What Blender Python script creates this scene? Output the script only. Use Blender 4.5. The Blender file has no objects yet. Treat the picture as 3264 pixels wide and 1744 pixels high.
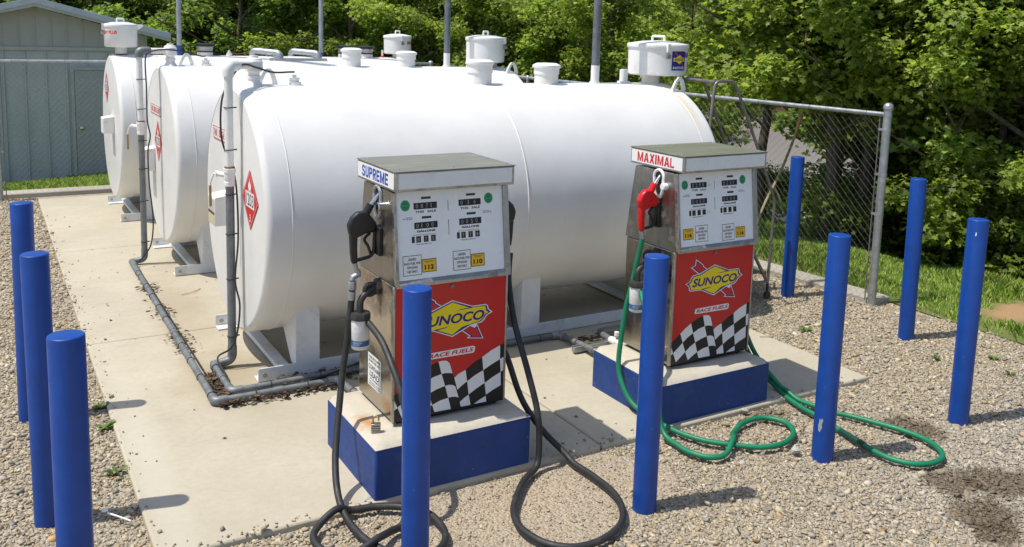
import bpy, math, random
import numpy as np
from mathutils import Vector, Matrix

# ------------------------------------------------------------------ camera, light, exposure
scene = bpy.context.scene
COL = scene.collection
cam_d = bpy.data.cameras.new("camera")
cam = bpy.data.objects.new("camera", cam_d)
COL.objects.link(cam)
CR = Vector((0.86201843, -0.50606002, 0.02876584)); CU = Vector((0.04586391, 0.13439092, 0.98986645)); CF = Vector((0.5047977, 0.85196381, -0.13905734))
CP = Vector((-0.5761, -3.9161, 2.3415))
cam.matrix_world = Matrix(((CR.x, CU.x, -CF.x, CP.x), (CR.y, CU.y, -CF.y, CP.y), (CR.z, CU.z, -CF.z, CP.z), (0, 0, 0, 1)))
cam_d.sensor_width = 36.0
cam_d.lens = 2873.76 / 3264 * 36.0
cam_d.shift_y = -(872 - 497.85) / 3264
cam_d.clip_start = 0.05; cam_d.clip_end = 2000
scene.camera = cam

SUN_TO = Vector((-0.565, 0.125, 1.276)).normalized()
sun_el = math.asin(SUN_TO.z); sun_az = math.atan2(SUN_TO.x, SUN_TO.y)
world = bpy.data.worlds.new("World"); scene.world = world; world.use_nodes = True
wn = world.node_tree.nodes; wl = world.node_tree.links
sky = wn.new("ShaderNodeTexSky"); sky.sky_type = 'NISHITA'; sky.sun_disc = False
sky.sun_elevation = sun_el; sky.sun_rotation = sun_az; sky.altitude = 200; sky.dust_density = 1.5; sky.ozone_density = 1.0
wl.new(sky.outputs[0], wn["Background"].inputs[0]); wn["Background"].inputs[1].default_value = 0.135
sl = bpy.data.lights.new("sun", 'SUN'); sl.energy = 4.0; sl.angle = math.radians(0.53); sl.color = (1.0, 0.95, 0.86)
sun = bpy.data.objects.new("sun", sl); COL.objects.link(sun)
sun.rotation_euler = (-SUN_TO).to_track_quat('-Z', 'Y').to_euler()
sun.location = (-10, 2, 22)
vs = scene.view_settings; vs.view_transform = 'Standard'; vs.look = 'None'; vs.gamma = 1.0; vs.exposure = 0.22
scene.render.engine = 'CYCLES'
scene.cycles.max_bounces = 8; scene.cycles.transparent_max_bounces = 8

RNG = np.random.default_rng(7)
random.seed(7)

# ------------------------------------------------------------------ materials
def srgb(r, g, b):
    f = lambda c: (c / 255 / 12.92) if c / 255 <= 0.04045 else ((c / 255 + 0.055) / 1.055) ** 2.4
    return (f(r), f(g), f(b), 1)

class NT:
    def __init__(s, name):
        s.m = bpy.data.materials.new(name); s.m.use_nodes = True
        s.t = s.m.node_tree; s.b = s.t.nodes["Principled BSDF"]; s.co = None
    def n(s, typ, **kw):
        x = s.t.nodes.new(typ)
        for k, v in kw.items(): setattr(x, k, v)
        return x
    def l(s, a, b): s.t.links.new(a, b)
    def coord(s):
        if s.co is None: s.co = s.n("ShaderNodeTexCoord").outputs["Object"]
        return s.co
    def pos(s): return s.n("ShaderNodeNewGeometry").outputs["Position"]
    def noise(s, scale, detail=4, rough=0.55, vec=None, stretch=None):
        x = s.n("ShaderNodeTexNoise"); x.inputs["Scale"].default_value = scale; x.inputs["Detail"].default_value = detail; x.inputs["Roughness"].default_value = rough
        v = vec or s.coord()
        if stretch:
            mp = s.n("ShaderNodeMapping"); mp.inputs["Scale"].default_value = stretch; s.l(v, mp.inputs["Vector"]); v = mp.outputs[0]
        s.l(v, x.inputs["Vector"]); return x.outputs["Fac"]
    def ramp(s, fac, stops):
        r = s.n("ShaderNodeValToRGB"); el = r.color_ramp.elements
        while len(el) < len(stops): el.new(0.5)
        for e, (p, c) in zip(el, stops):
            e.position = p; e.color = c if isinstance(c, tuple) else (c, c, c, 1)
        s.l(fac, r.inputs[0]); return r.outputs[0]
    def mix(s, fac, a, b, mode='MIX'):
        x = s.n("ShaderNodeMix", data_type='RGBA', blend_type=mode)
        for sock, v in ((x.inputs[0], fac), (x.inputs[6], a), (x.inputs[7], b)):
            if hasattr(v, 'links') or hasattr(v, 'is_output'): s.l(v, sock)
            else: sock.default_value = v
        return x.outputs[2]
    def math(s, op, a, b=None):
        x = s.n("ShaderNodeMath", operation=op)
        for i, v in enumerate((a, b)):
            if v is None: continue
            if hasattr(v, 'is_output'): s.l(v, x.inputs[i])
            else: x.inputs[i].default_value = v
        return x.outputs[0]
    def bump(s, h, strength=0.3, dist=0.01):
        x = s.n("ShaderNodeBump"); x.inputs["Strength"].default_value = strength; x.inputs["Distance"].default_value = dist
        s.l(h, x.inputs["Height"]); s.l(x.outputs[0], s.b.inputs["Normal"])
    def set(s, color=None, rough=None, metal=None, spec=None):
        for k, v in (("Base Color", color), ("Roughness", rough), ("Metallic", metal), ("Specular IOR Level", spec)):
            if v is None: continue
            if hasattr(v, 'is_output'): s.l(v, s.b.inputs[k])
            else: s.b.inputs[k].default_value = v
        return s

def blob(nt, center, radius, fall=0.5, nscale=12.0, namt=0.35):
    """soft-edged stain mask around a point of the surface"""
    v = nt.n("ShaderNodeVectorMath", operation='SUBTRACT'); nt.l(nt.pos(), v.inputs[0]); v.inputs[1].default_value = center
    dv = nt.n("ShaderNodeVectorMath", operation='DIVIDE'); nt.l(v.outputs[0], dv.inputs[0]); dv.inputs[1].default_value = radius
    ln = nt.n("ShaderNodeVectorMath", operation='LENGTH'); nt.l(dv.outputs[0], ln.inputs[0])
    nz = nt.noise(nscale, 5, 0.65, vec=nt.pos())
    d = nt.math('ADD', ln.outputs["Value"], nt.math('MULTIPLY', nt.math('SUBTRACT', nz, 0.5), namt * 4))
    r = nt.n("ShaderNodeMapRange"); r.inputs[1].default_value = 1.0 + fall * .5; r.inputs[2].default_value = 1.0 - fall; nt.l(d, r.inputs[0])
    return r.outputs[0]

def paint(name, col, rough=0.4, var=0.12, bumpk=0.08, bscale=60, spec=0.5, dirt=None, dscale=3.0):
    t = NT(name)
    f = t.noise(7, 5, 0.6)
    dark = tuple(c * (1 - var) for c in col[:3]) + (1,); lite = tuple(min(1, c * (1 + var)) for c in col[:3]) + (1,)
    c = t.ramp(f, [(0.3, dark), (0.7, lite)])
    if dirt:
        c = t.mix(t.ramp(t.noise(dscale, 6, 0.7), [(0.55, 0.0), (0.78, 0.8)]), c, dirt)
    t.set(color=c, rough=t.ramp(t.noise(22, 3), [(0.3, max(0.02, rough - 0.06)), (0.7, min(1, rough + 0.08))]), spec=spec)
    if bumpk: t.bump(t.noise(bscale, 4, 0.6), bumpk, 0.004)
    return t.m

def metal(name, col, rough=0.3, var=0.2, stretch=None, dirt=None, bumpk=0.05, dlo=0.58, dhi=0.75, metallic=1.0, dscale=9.0):
    t = NT(name)
    f = t.noise(14, 6, 0.65, stretch=stretch)
    dark = tuple(c * (1 - var) for c in col[:3]) + (1,); lite = tuple(min(1, c * (1 + var)) for c in col[:3]) + (1,)
    c = t.ramp(f, [(0.3, dark), (0.7, lite)]); mt = metallic; rg = t.ramp(f, [(0.3, max(0.02, rough - 0.07)), (0.7, rough + 0.1)])
    if dirt:
        k = t.ramp(t.noise(dscale, 7, 0.7), [(dlo, 0.0), (dhi, 1.0)])
        c = t.mix(k, c, dirt); mt = t.math('SUBTRACT', metallic, t.math('MULTIPLY', k, metallic * .9)); rg = t.math('ADD', rg, t.math('MULTIPLY', k, 0.4))
    t.set(color=c, rough=rg, metal=mt)
    if bumpk: t.bump(t.noise(90, 3, 0.6, stretch=stretch), bumpk, 0.003)
    return t.m

def flat(name, col, rough=0.45, spec=0.4):
    t = NT(name); t.set(color=col, rough=rough, spec=spec); return t.m

M = {}
# tank paint: white, orange-peel, faint rust weeps and dust
t = NT("tank_white_paint")
c = t.ramp(t.noise(2.2, 5, 0.6), [(0.3, (0.69, 0.682, 0.655, 1)), (0.7, (0.77, 0.762, 0.735, 1))])
streak = t.ramp(t.noise(5.0, 6, 0.7, stretch=(2.2, 0.5, 0.35)), [(0.63, 0.0), (0.85, 0.35)])
c = t.mix(streak, c, (0.60, 0.52, 0.38, 1)); c = t.mix(t.math('MULTIPLY', blob(t, (4.55, 1.90, 1.75), (.05, .28, .25), .8, 9, .2), .5), c, (0.62, 0.50, 0.28, 1))
t.set(color=c, rough=t.ramp(t.noise(9, 4), [(0.3, 0.30), (0.7, 0.44)]), spec=0.5); t.bump(t.math('ADD', t.noise(70, 4, 0.6), t.math('MULTIPLY', t.noise(2.2, 3, 0.5), 6.0)), 0.16, 0.004)
M['tank'] = t.m
M['white'] = paint("white_enamel", (0.78, 0.775, 0.75, 1), 0.4, 0.05, 0.06, dirt=(0.52, 0.43, 0.30, 1), dscale=5)
M['whiterust'] = paint("white_enamel_rusting", (0.74, 0.73, 0.70, 1), 0.45, 0.06, 0.1, dirt=(0.28, 0.14, 0.06, 1), dscale=12)
M['skid'] = paint("skid_white_paint", (0.70, 0.71, 0.72, 1), 0.45, 0.07, 0.1, dirt=(0.40, 0.36, 0.30, 1), dscale=6)
M['boll'] = paint("bollard_blue_paint", srgb(4, 64, 146), 0.40, 0.16, 0.10, 45, dirt=srgb(14, 72, 154), dscale=8)
def chipped(m_, col, scale, lo):
    nt = m_.node_tree; b = nt.nodes['Principled BSDF']; old = b.inputs['Base Color'].links[0].from_socket; tc = nt.nodes.new('ShaderNodeTexCoord'); nz = nt.nodes.new('ShaderNodeTexNoise'); nz.inputs['Scale'].default_value = scale; nz.inputs['Detail'].default_value = 6; nz.inputs['Roughness'].default_value = .7
    rp = nt.nodes.new('ShaderNodeValToRGB'); rp.color_ramp.elements[0].position = lo; rp.color_ramp.elements[1].position = lo + .025; mx = nt.nodes.new('ShaderNodeMix'); mx.data_type = 'RGBA'; mx.inputs[7].default_value = col
    nt.links.new(tc.outputs['Object'], nz.inputs['Vector']); nt.links.new(nz.outputs['Fac'], rp.inputs[0]); nt.links.new(rp.outputs[0], mx.inputs[0]); nt.links.new(old, mx.inputs[6]); nt.links.new(mx.outputs[2], b.inputs['Base Color'])
M['plinthblue'] = paint("plinth_blue_paint", srgb(20, 58, 124), 0.6, 0.16, 0.3, 35, dirt=srgb(58, 80, 134), dscale=5)
chipped(M['plinthblue'], (0.34, 0.33, 0.30, 1), 16, .69); chipped(M['boll'], srgb(48, 86, 156), 26, .665)
M['galv'] = metal("galvanised_steel", (0.40, 0.42, 0.43, 1), 0.45, 0.25, dirt=(0.30, 0.30, 0.29, 1), metallic=0.75)
M['galvdull'] = metal("weathered_pipe_steel", (0.20, 0.215, 0.22, 1), 0.55, 0.25, dirt=(0.24, 0.16, 0.10, 1), dlo=0.6, dhi=0.8, metallic=0.55)
M['pole'] = metal("vent_pole_steel", (0.17, 0.19, 0.21, 1), 0.5, 0.25, dirt=(0.28, 0.29, 0.29, 1), metallic=0.5)
M['polelite'] = metal("vent_pole_galvanised", (0.34, 0.37, 0.39, 1), 0.5, 0.2, metallic=0.55)
M['ladder'] = metal("ladder_tube_steel", (0.22, 0.21, 0.20, 1), 0.45, 0.25, dirt=(0.20, 0.10, 0.055, 1), dlo=0.52, dhi=0.7, metallic=0.6)
M['steel'] = metal("stainless_brushed", (0.36, 0.34, 0.31, 1), 0.32, 0.16, stretch=(1, 1, 0.2), dirt=(0.15, 0.125, 0.095, 1), dlo=0.52, dhi=0.8)
M['steeltrim'] = metal("stainless_trim", (0.42, 0.41, 0.38, 1), 0.38, 0.2, dirt=(0.14, 0.14, 0.10, 1), dlo=0.52, dhi=0.75)
# polished lower cabinet; bare corroded glue patch near the top
t = NT("polished_steel_with_corroded_patch")
k = t.math('MULTIPLY', blob(t, (1.18, 0.44, 0.99), (0.3, 0.21, 0.15), 0.35, 9, 0.25), t.ramp(t.noise(30, 5, 0.7), [(0.3, 0.5), (0.55, 1.0)]))
patch = t.ramp(t.noise(38, 6, 0.75), [(0.32, (0.10, 0.065, 0.035, 1)), (0.55, (0.24, 0.17, 0.10, 1)), (0.72, (0.50, 0.42, 0.30, 1))])
k2 = t.math('MULTIPLY', blob(t, (1.18, 0.24, 0.37), (0.3, 0.09, 0.05), 0.6, 25, 0.3), 0.75)
c = t.mix(k, (0.42, 0.37, 0.31, 1), patch); c = t.mix(k2, c, (0.34, 0.17, 0.06, 1))
t.set(color=c, rough=t.math('ADD', t.ramp(t.noise(6, 4), [(0.3, 0.10), (0.7, 0.2)]), t.math('MULTIPLY', k, 0.45)), metal=t.math('SUBTRACT', 1.0, t.math('MULTIPLY', k, 0.85)))
t.bump(t.noise(5, 3), 0.12, 0.02)
M['polished'] = t.m
M['polished2'] = metal("polished_steel", (0.40, 0.37, 0.33, 1), 0.2, 0.12, stretch=(1, 1, 0.3), bumpk=0.04)
# canopy tops: weathered zinc, one greener with algae
t = NT("canopy_top_weathered"); c = t.ramp(t.noise(6, 7, 0.7, stretch=(.5, 1.8, 1)), [(0.3, (0.19, 0.19, 0.155, 1)), (0.55, (0.235, 0.23, 0.185, 1)), (0.68, (0.33, 0.315, 0.265, 1)), (0.78, (0.5, 0.47, 0.40, 1))])
t.set(color=c, rough=0.55, metal=0.25); M['top1'] = t.m
t = NT("canopy_top_mossy"); c = t.ramp(t.noise(8, 7, 0.7, stretch=(.5, 1.8, 1)), [(0.3, (0.125, 0.13, 0.085, 1)), (0.55, (0.165, 0.17, 0.115, 1)), (0.78, (0.25, 0.245, 0.18, 1))])
t.set(color=c, rough=0.65, metal=0.1); M['top2'] = t.m
M['red'] = flat("red_vinyl", srgb(196, 26, 26), 0.3, 0.5)
M['redp'] = paint("red_plastic", srgb(205, 16, 22), 0.28, 0.06, 0)
M['decred'] = flat("red_print", srgb(200, 40, 40), 0.4); M['ored'] = flat("orange_red_print", srgb(226, 60, 30), 0.4)
M['decwhite'] = flat("white_print", (0.78, 0.78, 0.77, 1), 0.35); M['offwhite'] = flat("grey_white_print", (0.60, 0.63, 0.66, 1), 0.35)
M['decblack'] = flat("black_print", (0.012, 0.012, 0.013, 1), 0.4)
M['brownblack'] = flat("brown_black_window", (0.035, 0.03, 0.02, 1), 0.25)
M['ink'] = flat("navy_print", srgb(40, 28, 120), 0.4); M['blueprint'] = flat("blue_print", srgb(20, 72, 176), 0.4)
M['violet'] = flat("violet_print", srgb(120, 30, 140), 0.4); M['yellow'] = flat("yellow_print", srgb(236, 212, 30), 0.4); M['amber'] = flat("amber_print", srgb(232, 184, 30), 0.4)
M['green'] = flat("green_print", srgb(12, 130, 80), 0.4); M['greenlite'] = flat("pale_green_print", srgb(90, 190, 130), 0.4)
M['stickerblue'] = flat("deep_blue_print", srgb(16, 34, 128), 0.35)
M['grey'] = flat("grey_digit", (0.33, 0.34, 0.33, 1), 0.5)
M['face'] = paint("pump_face_panel", (0.80, 0.82, 0.83, 1), 0.22, 0.03, 0, dirt=(0.70, 0.77, 0.85, 1), dscale=2)
M['canpanel'] = paint("canopy_light_panel", (0.70, 0.73, 0.74, 1), 0.3, 0.04, 0, dirt=(0.56, 0.56, 0.53, 1), dscale=4)
M['black'] = paint("black_plastic", (0.014, 0.014, 0.015, 1), 0.4, 0.2, 0.1)
M['rubber'] = paint("black_hose_rubber", (0.022, 0.022, 0.023, 1), 0.55, 0.25, 0.15, dirt=(0.07, 0.065, 0.055, 1), dscale=14)
M['greenhose'] = paint("green_hose_rubber", srgb(14, 118, 82), 0.5, 0.14, 0.1, dirt=srgb(40, 130, 95), dscale=10)
M['greendark'] = paint("dark_green_sleeve", srgb(6, 66, 52), 0.45, 0.1, 0.05)
M['chrome'] = metal("chrome_spout", (0.62, 0.61, 0.58, 1), 0.16, 0.1, bumpk=0)
M['brass'] = metal("brass", (0.45, 0.33, 0.14, 1), 0.35, 0.15)
M['rust'] = paint("rust", (0.16, 0.07, 0.03, 1), 0.85, 0.35, 0.4, 40)
M['darkiron'] = paint("black_iron_fitting", (0.035, 0.034, 0.033, 1), 0.5, 0.3, 0.15)
M['filterwhite'] = paint("filter_white_can", (0.74, 0.73, 0.70, 1), 0.3, 0.03, 0, dirt=(0.55, 0.48, 0.38, 1))
M['filterblue'] = flat("filter_blue_band", srgb(58, 104, 150), 0.3)
M['copper'] = flat("copper_wire", srgb(150, 88, 44), 0.5)
M['poleblue'] = paint("blue_band_paint", srgb(26, 70, 150), 0.4, 0.1, 0)
# plinth concrete and pad concrete
def concrete(name, a, b, bscale=90, stains=(), micro=0.25):
    t = NT(name); P_ = t.pos()
    c = t.ramp(t.noise(1.3, 6, 0.62, vec=P_), [(0.3, a), (0.7, b)])
    c = t.mix(t.ramp(t.noise(24, 5, 0.7, vec=P_), [(0.42, 0.0), (0.75, 0.30)]), c, tuple(x * 0.72 for x in a[:3]) + (1,))
    c = t.mix(t.ramp(t.noise(3.4, 7, 0.7, vec=P_, stretch=(0.5, 1.6, 1)), [(0.55, 0.0), (0.75, 0.22)]), c, (0.22, 0.19, 0.14, 1))
    c = t.mix(t.ramp(t.noise(260, 2, 0.6, vec=P_), [(0.35, 0.25), (0.5, 0.0)]), c, tuple(x * 0.55 for x in a[:3]) + (1,))
    for cen, rad, colr, amt, ns in stains:
        c = t.mix(t.math('MULTIPLY', blob(t, cen, rad, 0.7, ns, 0.35), amt), c, colr)
    t.set(color=c, rough=0.85, spec=0.25); t.bump(t.noise(bscale, 6, 0.7, vec=P_), micro, 0.004); return t.m
M['pad'] = concrete("pad_concrete", (0.425, 0.380, 0.288, 1), (0.515, 0.468, 0.365, 1),
    stains=[((0.80, 1.95, 0), (0.35, 0.5, 1), (0.28, 0.21, 0.12, 1), 0.5, 4), ((0.75, 3.6, 0), (0.25, 1.3, 1), (0.30, 0.23, 0.14, 1), 0.4, 4), ((2.0, 1.3, 0), (1.2, 0.35, 1), (0.34, 0.29, 0.2, 1), 0.3, 3), ((0.12, 1.0, 0), (0.10, 1.4, 1), (0.50, 0.47, 0.38, 1), 0.6, 5)])
M['plinthtop'] = concrete("plinth_top_concrete", (0.46, 0.42, 0.34, 1), (0.56, 0.52, 0.43, 1), 45,
    stains=[((1.085, 0.30, 0.288), (0.05, 0.10, 1), (0.42, 0.20, 0.05, 1), 0.8, 22)], micro=0.5)
M['curb'] = concrete("curb_concrete", (0.36, 0.33, 0.27, 1), (0.46, 0.43, 0.36, 1), 60, micro=0.4)
# gravel base sheet
t = NT("gravel_bed"); P_ = t.pos()
v = t.n("ShaderNodeTexVoronoi"); v.inputs["Scale"].default_value = 62; t.l(P_, v.inputs["Vector"])
sep = t.n("ShaderNodeSeparateColor"); t.l(v.outputs["Color"], sep.inputs[0])
c = t.ramp(sep.outputs[0], [(0.0, (0.34, 0.28, 0.20, 1)), (0.35, (0.42, 0.355, 0.26, 1)), (0.7, (0.47, 0.41, 0.31, 1)), (1.0, (0.40, 0.375, 0.32, 1))])
dust = t.math('MULTIPLY', blob(t, (1.75, -0.30, 0), (0.75, 0.42, 1), 0.8, 3, 0.3), t.ramp(t.noise(11, 5, 0.7, vec=P_), [(0.3, 0.35), (0.6, 0.9)]))
c = t.mix(dust, c, (0.50, 0.40, 0.29, 1))
for cen, rad, a_ in (((4.30, -.64, 0), (.15, .20, 1), .75), ((3.88, -1.17, 0), (.17, .15, 1), .72), ((3.72, -1.47, 0), (.20, .17, 1), .78), ((4.12, -1.30, 0), (.24, .17, 1), .75), ((3.60, -1.62, 0), (.14, .12, 1), .75), ((3.63, -.1, 0), (.16, .10, 1), .6)):
    c = t.mix(t.math('MULTIPLY', blob(t, cen, rad, 0.3, 8, 0.5), a_), c, (0.085, 0.062, 0.038, 1))
t.set(color=c, rough=0.95, spec=0.15)
h = t.math('ADD', t.math('MULTIPLY', v.outputs["Distance"], -1.0), t.math('MULTIPLY', t.noise(120, 4, 0.7, vec=P_), 0.5)); t.bump(h, 0.8, 0.02)
M['gravelbed'] = t.m
# loose stones: colour per stone, wet patches darken them
t = NT("gravel_stones"); at = t.n("ShaderNodeAttribute", attribute_name="tint"); P_ = t.pos()
c = t.mix(t.ramp(t.noise(160, 4, 0.7, vec=P_), [(0.35, 0.0), (0.7, 0.35)]), at.outputs["Color"], (0.16, 0.13, 0.09, 1))
for cen, rad, a_ in (((4.30, -.64, 0), (.15, .20, 1), .75), ((3.88, -1.17, 0), (.17, .15, 1), .72), ((3.72, -1.47, 0), (.20, .17, 1), .78), ((4.12, -1.30, 0), (.24, .17, 1), .75), ((3.60, -1.62, 0), (.14, .12, 1), .75), ((3.63, -.1, 0), (.16, .10, 1), .6)):
    c = t.mix(t.math('MULTIPLY', blob(t, cen, rad, 0.3, 8, 0.5), a_), c, (0.11, 0.08, 0.048, 1))
t.set(color=c, rough=0.85, spec=0.25); M['stones'] = t.m
# ground
t = NT("grassy_soil"); P_ = t.pos()
c = t.ramp(t.noise(2.5, 6, 0.65, vec=P_), [(0.3, (0.10, 0.14, 0.035, 1)), (0.65, (0.17, 0.19, 0.07, 1))])
c = t.mix(blob(t, (7.25, 0.45, 0), (0.42, 0.24, 1), 0.5, 4, 0.3), c, (0.36, 0.235, 0.13, 1))
t.set(color=c, rough=0.95, spec=0.1); t.bump(t.noise(40, 5, 0.7, vec=P_), 0.6, 0.02); M['soil'] = t.m
t = NT("forest_floor"); P_ = t.pos()
c = t.ramp(t.noise(3.5, 7, 0.7, vec=P_), [(0.3, (0.035, 0.028, 0.016, 1)), (0.6, (0.085, 0.058, 0.034, 1)), (0.8, (0.05, 0.06, 0.02, 1))])
t.set(color=c, rough=1.0, spec=0.1); t.bump(t.noise(20, 6, 0.7, vec=P_), 0.8, 0.05); M['floor'] = t.m
t = NT("river_water"); t.set(color=(0.33, 0.30, 0.285, 1), rough=0.22, spec=0.5); t.bump(t.noise(2.0, 4, 0.6, vec=t.pos()), 0.15, 0.05); M['water'] = t.m
def leafmat(name, trans=0.55):
    t = NT(name); at = t.n("ShaderNodeAttribute", attribute_name="tint")
    oi = t.n("ShaderNodeObjectInfo"); hs = t.n("ShaderNodeHueSaturation"); t.l(at.outputs["Color"], hs.inputs["Color"])
    mr = t.n("ShaderNodeMapRange"); mr.inputs[3].default_value = 1.1; mr.inputs[4].default_value = 1.5; t.l(oi.outputs["Random"], mr.inputs[0]); t.l(mr.outputs[0], hs.inputs["Value"])
    t.set(color=hs.outputs[0], rough=0.5, spec=0.3)
    tr = t.n("ShaderNodeBsdfTranslucent"); br = t.n("ShaderNodeMix", data_type='RGBA', blend_type='MULTIPLY'); br.inputs[0].default_value = 1.0
    t.l(hs.outputs[0], br.inputs[6]); br.inputs[7].default_value = (1.25, 1.3, 0.65, 1); t.l(br.outputs[2], tr.inputs[0])
    mx = t.n("ShaderNodeMixShader"); mx.inputs[0].default_value = trans
    t.l(t.b.outputs[0], mx.inputs[1]); t.l(tr.outputs[0], mx.inputs[2]); t.l(mx.outputs[0], t.t.nodes["Material Output"].inputs[0]); return t.m
M['leaf'] = leafmat("tree_leaf"); M['grass'] = leafmat("grass_blade", 0.3)
t = NT("bark"); c = t.ramp(t.noise(5, 7, 0.7, stretch=(4, 4, 0.7)), [(0.3, (0.06, 0.047, 0.036, 1)), (0.6, (0.16, 0.135, 0.10, 1)), (0.8, (0.27, 0.255, 0.19, 1))]); t.set(color=c, rough=0.95, spec=0.1); t.bump(t.noise(14, 6, 0.7, stretch=(4, 4, 0.6)), 0.8, 0.03); M['bark'] = t.m
M['broken'] = flat("fresh_split_wood", srgb(226, 176, 120), 0.8); M['twig'] = paint("dead_twig", (0.36, 0.30, 0.20, 1), 0.9, 0.3, 0)
t = NT("dead_leaves"); at = t.n("ShaderNodeAttribute", attribute_name="tint"); t.set(color=at.outputs["Color"], rough=0.9, spec=0.15); M['litter'] = t.m
# shed
t = NT("shed_siding"); c = t.ramp(t.noise(3, 6, 0.65, stretch=(1, 1, 0.35)), [(0.3, (0.39, 0.42, 0.41, 1)), (0.7, (0.48, 0.505, 0.495, 1))]); t.set(color=c, rough=0.6); t.bump(t.noise(30, 3), 0.1, 0.01); M['siding'] = t.m
t = NT("shed_gable_siding_shaded"); c = t.ramp(t.noise(3, 6, 0.65, stretch=(1, 1, 0.35)), [(0.3, (0.36, 0.36, 0.33, 1)), (0.7, (0.43, 0.43, 0.40, 1))]); t.set(color=c, rough=0.65); M['gable'] = t.m  # browner and darker than the walls: roof overhang's shade put into the colour
M['fascia'] = paint("shed_fascia_metal", (0.43, 0.48, 0.51, 1), 0.45, 0.08, 0.05); M['shedtrim'] = paint("shed_trim", (0.40, 0.42, 0.40, 1), 0.6, 0.1, 0.05); M['sheddoor'] = paint("shed_door_paint", (0.36, 0.38, 0.37, 1), 0.55, 0.06, 0.05)
M['wire'] = metal("fence_wire", (0.17, 0.175, 0.17, 1), 0.5, 0.15, bumpk=0, metallic=0.6)
M['plastic'] = flat("white_plastic", (0.8, 0.8, 0.78, 1), 0.35)
M['wood'] = paint("pale_scrap_wood", srgb(176, 140, 96), 0.85, 0.2, 0.2); M['rock'] = paint("pale_limestone", (0.42, 0.41, 0.37, 1), 0.9, 0.25, 0.6, 60)

# ------------------------------------------------------------------ mesh builder
class MB:
    def __init__(s): s.v = []; s.f = []; s.mi = []; s.cur = 0
    def add(s, vs_, fs):
        o = len(s.v); s.v += [tuple(p) for p in vs_]; s.f += [tuple(i + o for i in f) for f in fs]; s.mi += [s.cur] * len(fs); return s
    def box(s, x0, x1, y0, y1, z0, z1):
        return s.add([(x0, y0, z0), (x1, y0, z0), (x1, y1, z0), (x0, y1, z0), (x0, y0, z1), (x1, y0, z1), (x1, y1, z1), (x0, y1, z1)],
                     [(0, 3, 2, 1), (4, 5, 6, 7), (0, 1, 5, 4), (1, 2, 6, 5), (2, 3, 7, 6), (3, 0, 4, 7)])
    def hexa(s, pts):
        return s.add(pts, [(0, 3, 2, 1), (4, 5, 6, 7), (0, 1, 5, 4), (1, 2, 6, 5), (2, 3, 7, 6), (3, 0, 4, 7)])
    def tube(s, pts, r, seg=10, caps=True):
        P = [Vector(p) for p in pts]; n = len(P); R = r if isinstance(r, (list, tuple)) else [r] * n
        T = []
        for i in range(n):
            d = (P[min(i + 1, n - 1)] - P[max(i - 1, 0)])
            T.append(d.normalized() if d.length > 1e-9 else Vector((0, 0, 1)))
        a = T[0].orthogonal().normalized(); vs_ = []
        for i in range(n):
            a = (a - T[i] * a.dot(T[i])); a = a.normalized() if a.length > 1e-6 else T[i].orthogonal().normalized()
            b = T[i].cross(a)
            for k in range(seg):
                th = 2 * math.pi * k / seg; vs_.append(P[i] + (a * math.cos(th) + b * math.sin(th)) * R[i])
        fs = [(i * seg + k, i * seg + (k + 1) % seg, (i + 1) * seg + (k + 1) % seg, (i + 1) * seg + k) for i in range(n - 1) for k in range(seg)]
        if caps: fs += [tuple(reversed(range(seg))), tuple(range((n - 1) * seg, n * seg))]
        return s.add(vs_, fs)
    def lathe(s, prof, c=(0, 0, 0), axis='Z', seg=32):
        vs_ = []; fs = []; n = len(prof)
        for (r, h) in prof:
            for k in range(seg):
                th = 2 * math.pi * k / seg; a, b = max(r, 1e-5) * math.cos(th), max(r, 1e-5) * math.sin(th)
                p = {'Z': (a, b, h), 'X': (h, a, b), 'Y': (b, h, a)}[axis]; vs_.append((p[0] + c[0], p[1] + c[1], p[2] + c[2]))
        for i in range(n - 1):
            for k in range(seg): fs.append((i * seg + k, i * seg + (k + 1) % seg, (i + 1) * seg + (k + 1) % seg, (i + 1) * seg + k))
        fs += [tuple(reversed(range(seg))), tuple(range((n - 1) * seg, n * seg))]
        return s.add(vs_, fs)
    def poly(s, pts): return s.add(pts, [tuple(range(len(pts)))])
    def prism(s, pts, d):
        """extrude a planar outline (3-D points) by vector d"""
        n = len(pts); d = Vector(d); A = [Vector(p) for p in pts]; B = [p + d for p in A]
        return s.add(A + B, [tuple(reversed(range(n))), tuple(range(n, 2 * n))] + [(i, (i + 1) % n, n + (i + 1) % n, n + i) for i in range(n)])
    def torus_arc(s, c, R, r, axis, a0, a1, n=16, seg=8):
        pts = []
        for i in range(n + 1):
            th = a0 + (a1 - a0) * i / n; u, w = R * math.cos(th), R * math.sin(th)
            p = {'X': (0, u, w), 'Y': (u, 0, w), 'Z': (u, w, 0)}[axis]; pts.append((c[0] + p[0], c[1] + p[1], c[2] + p[2]))
        return s.tube(pts, r, seg, caps=abs(a1 - a0) < 6.2)
    def elbow(s, p0, corner, p1, r, bend=None, seg=12):
        return s.tube(round_path([p0, corner, p1], bend or r * 1.6), r, seg)

def round_path(pts, rad, n=6):
    P = [Vector(p) for p in pts]; out = [P[0]]
    for i in range(1, len(P) - 1):
        a, b, c = P[i - 1], P[i], P[i + 1]
        r1 = min(rad, (a - b).length * .49, (c - b).length * .49)
        q0 = b + (a - b).normalized() * r1; q1 = b + (c - b).normalized() * r1
        for k in range(n + 1):
            t_ = k / n; out.append(q0.lerp(b, t_).lerp(b.lerp(q1, t_), t_))
    out.append(P[-1]); return out

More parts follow.
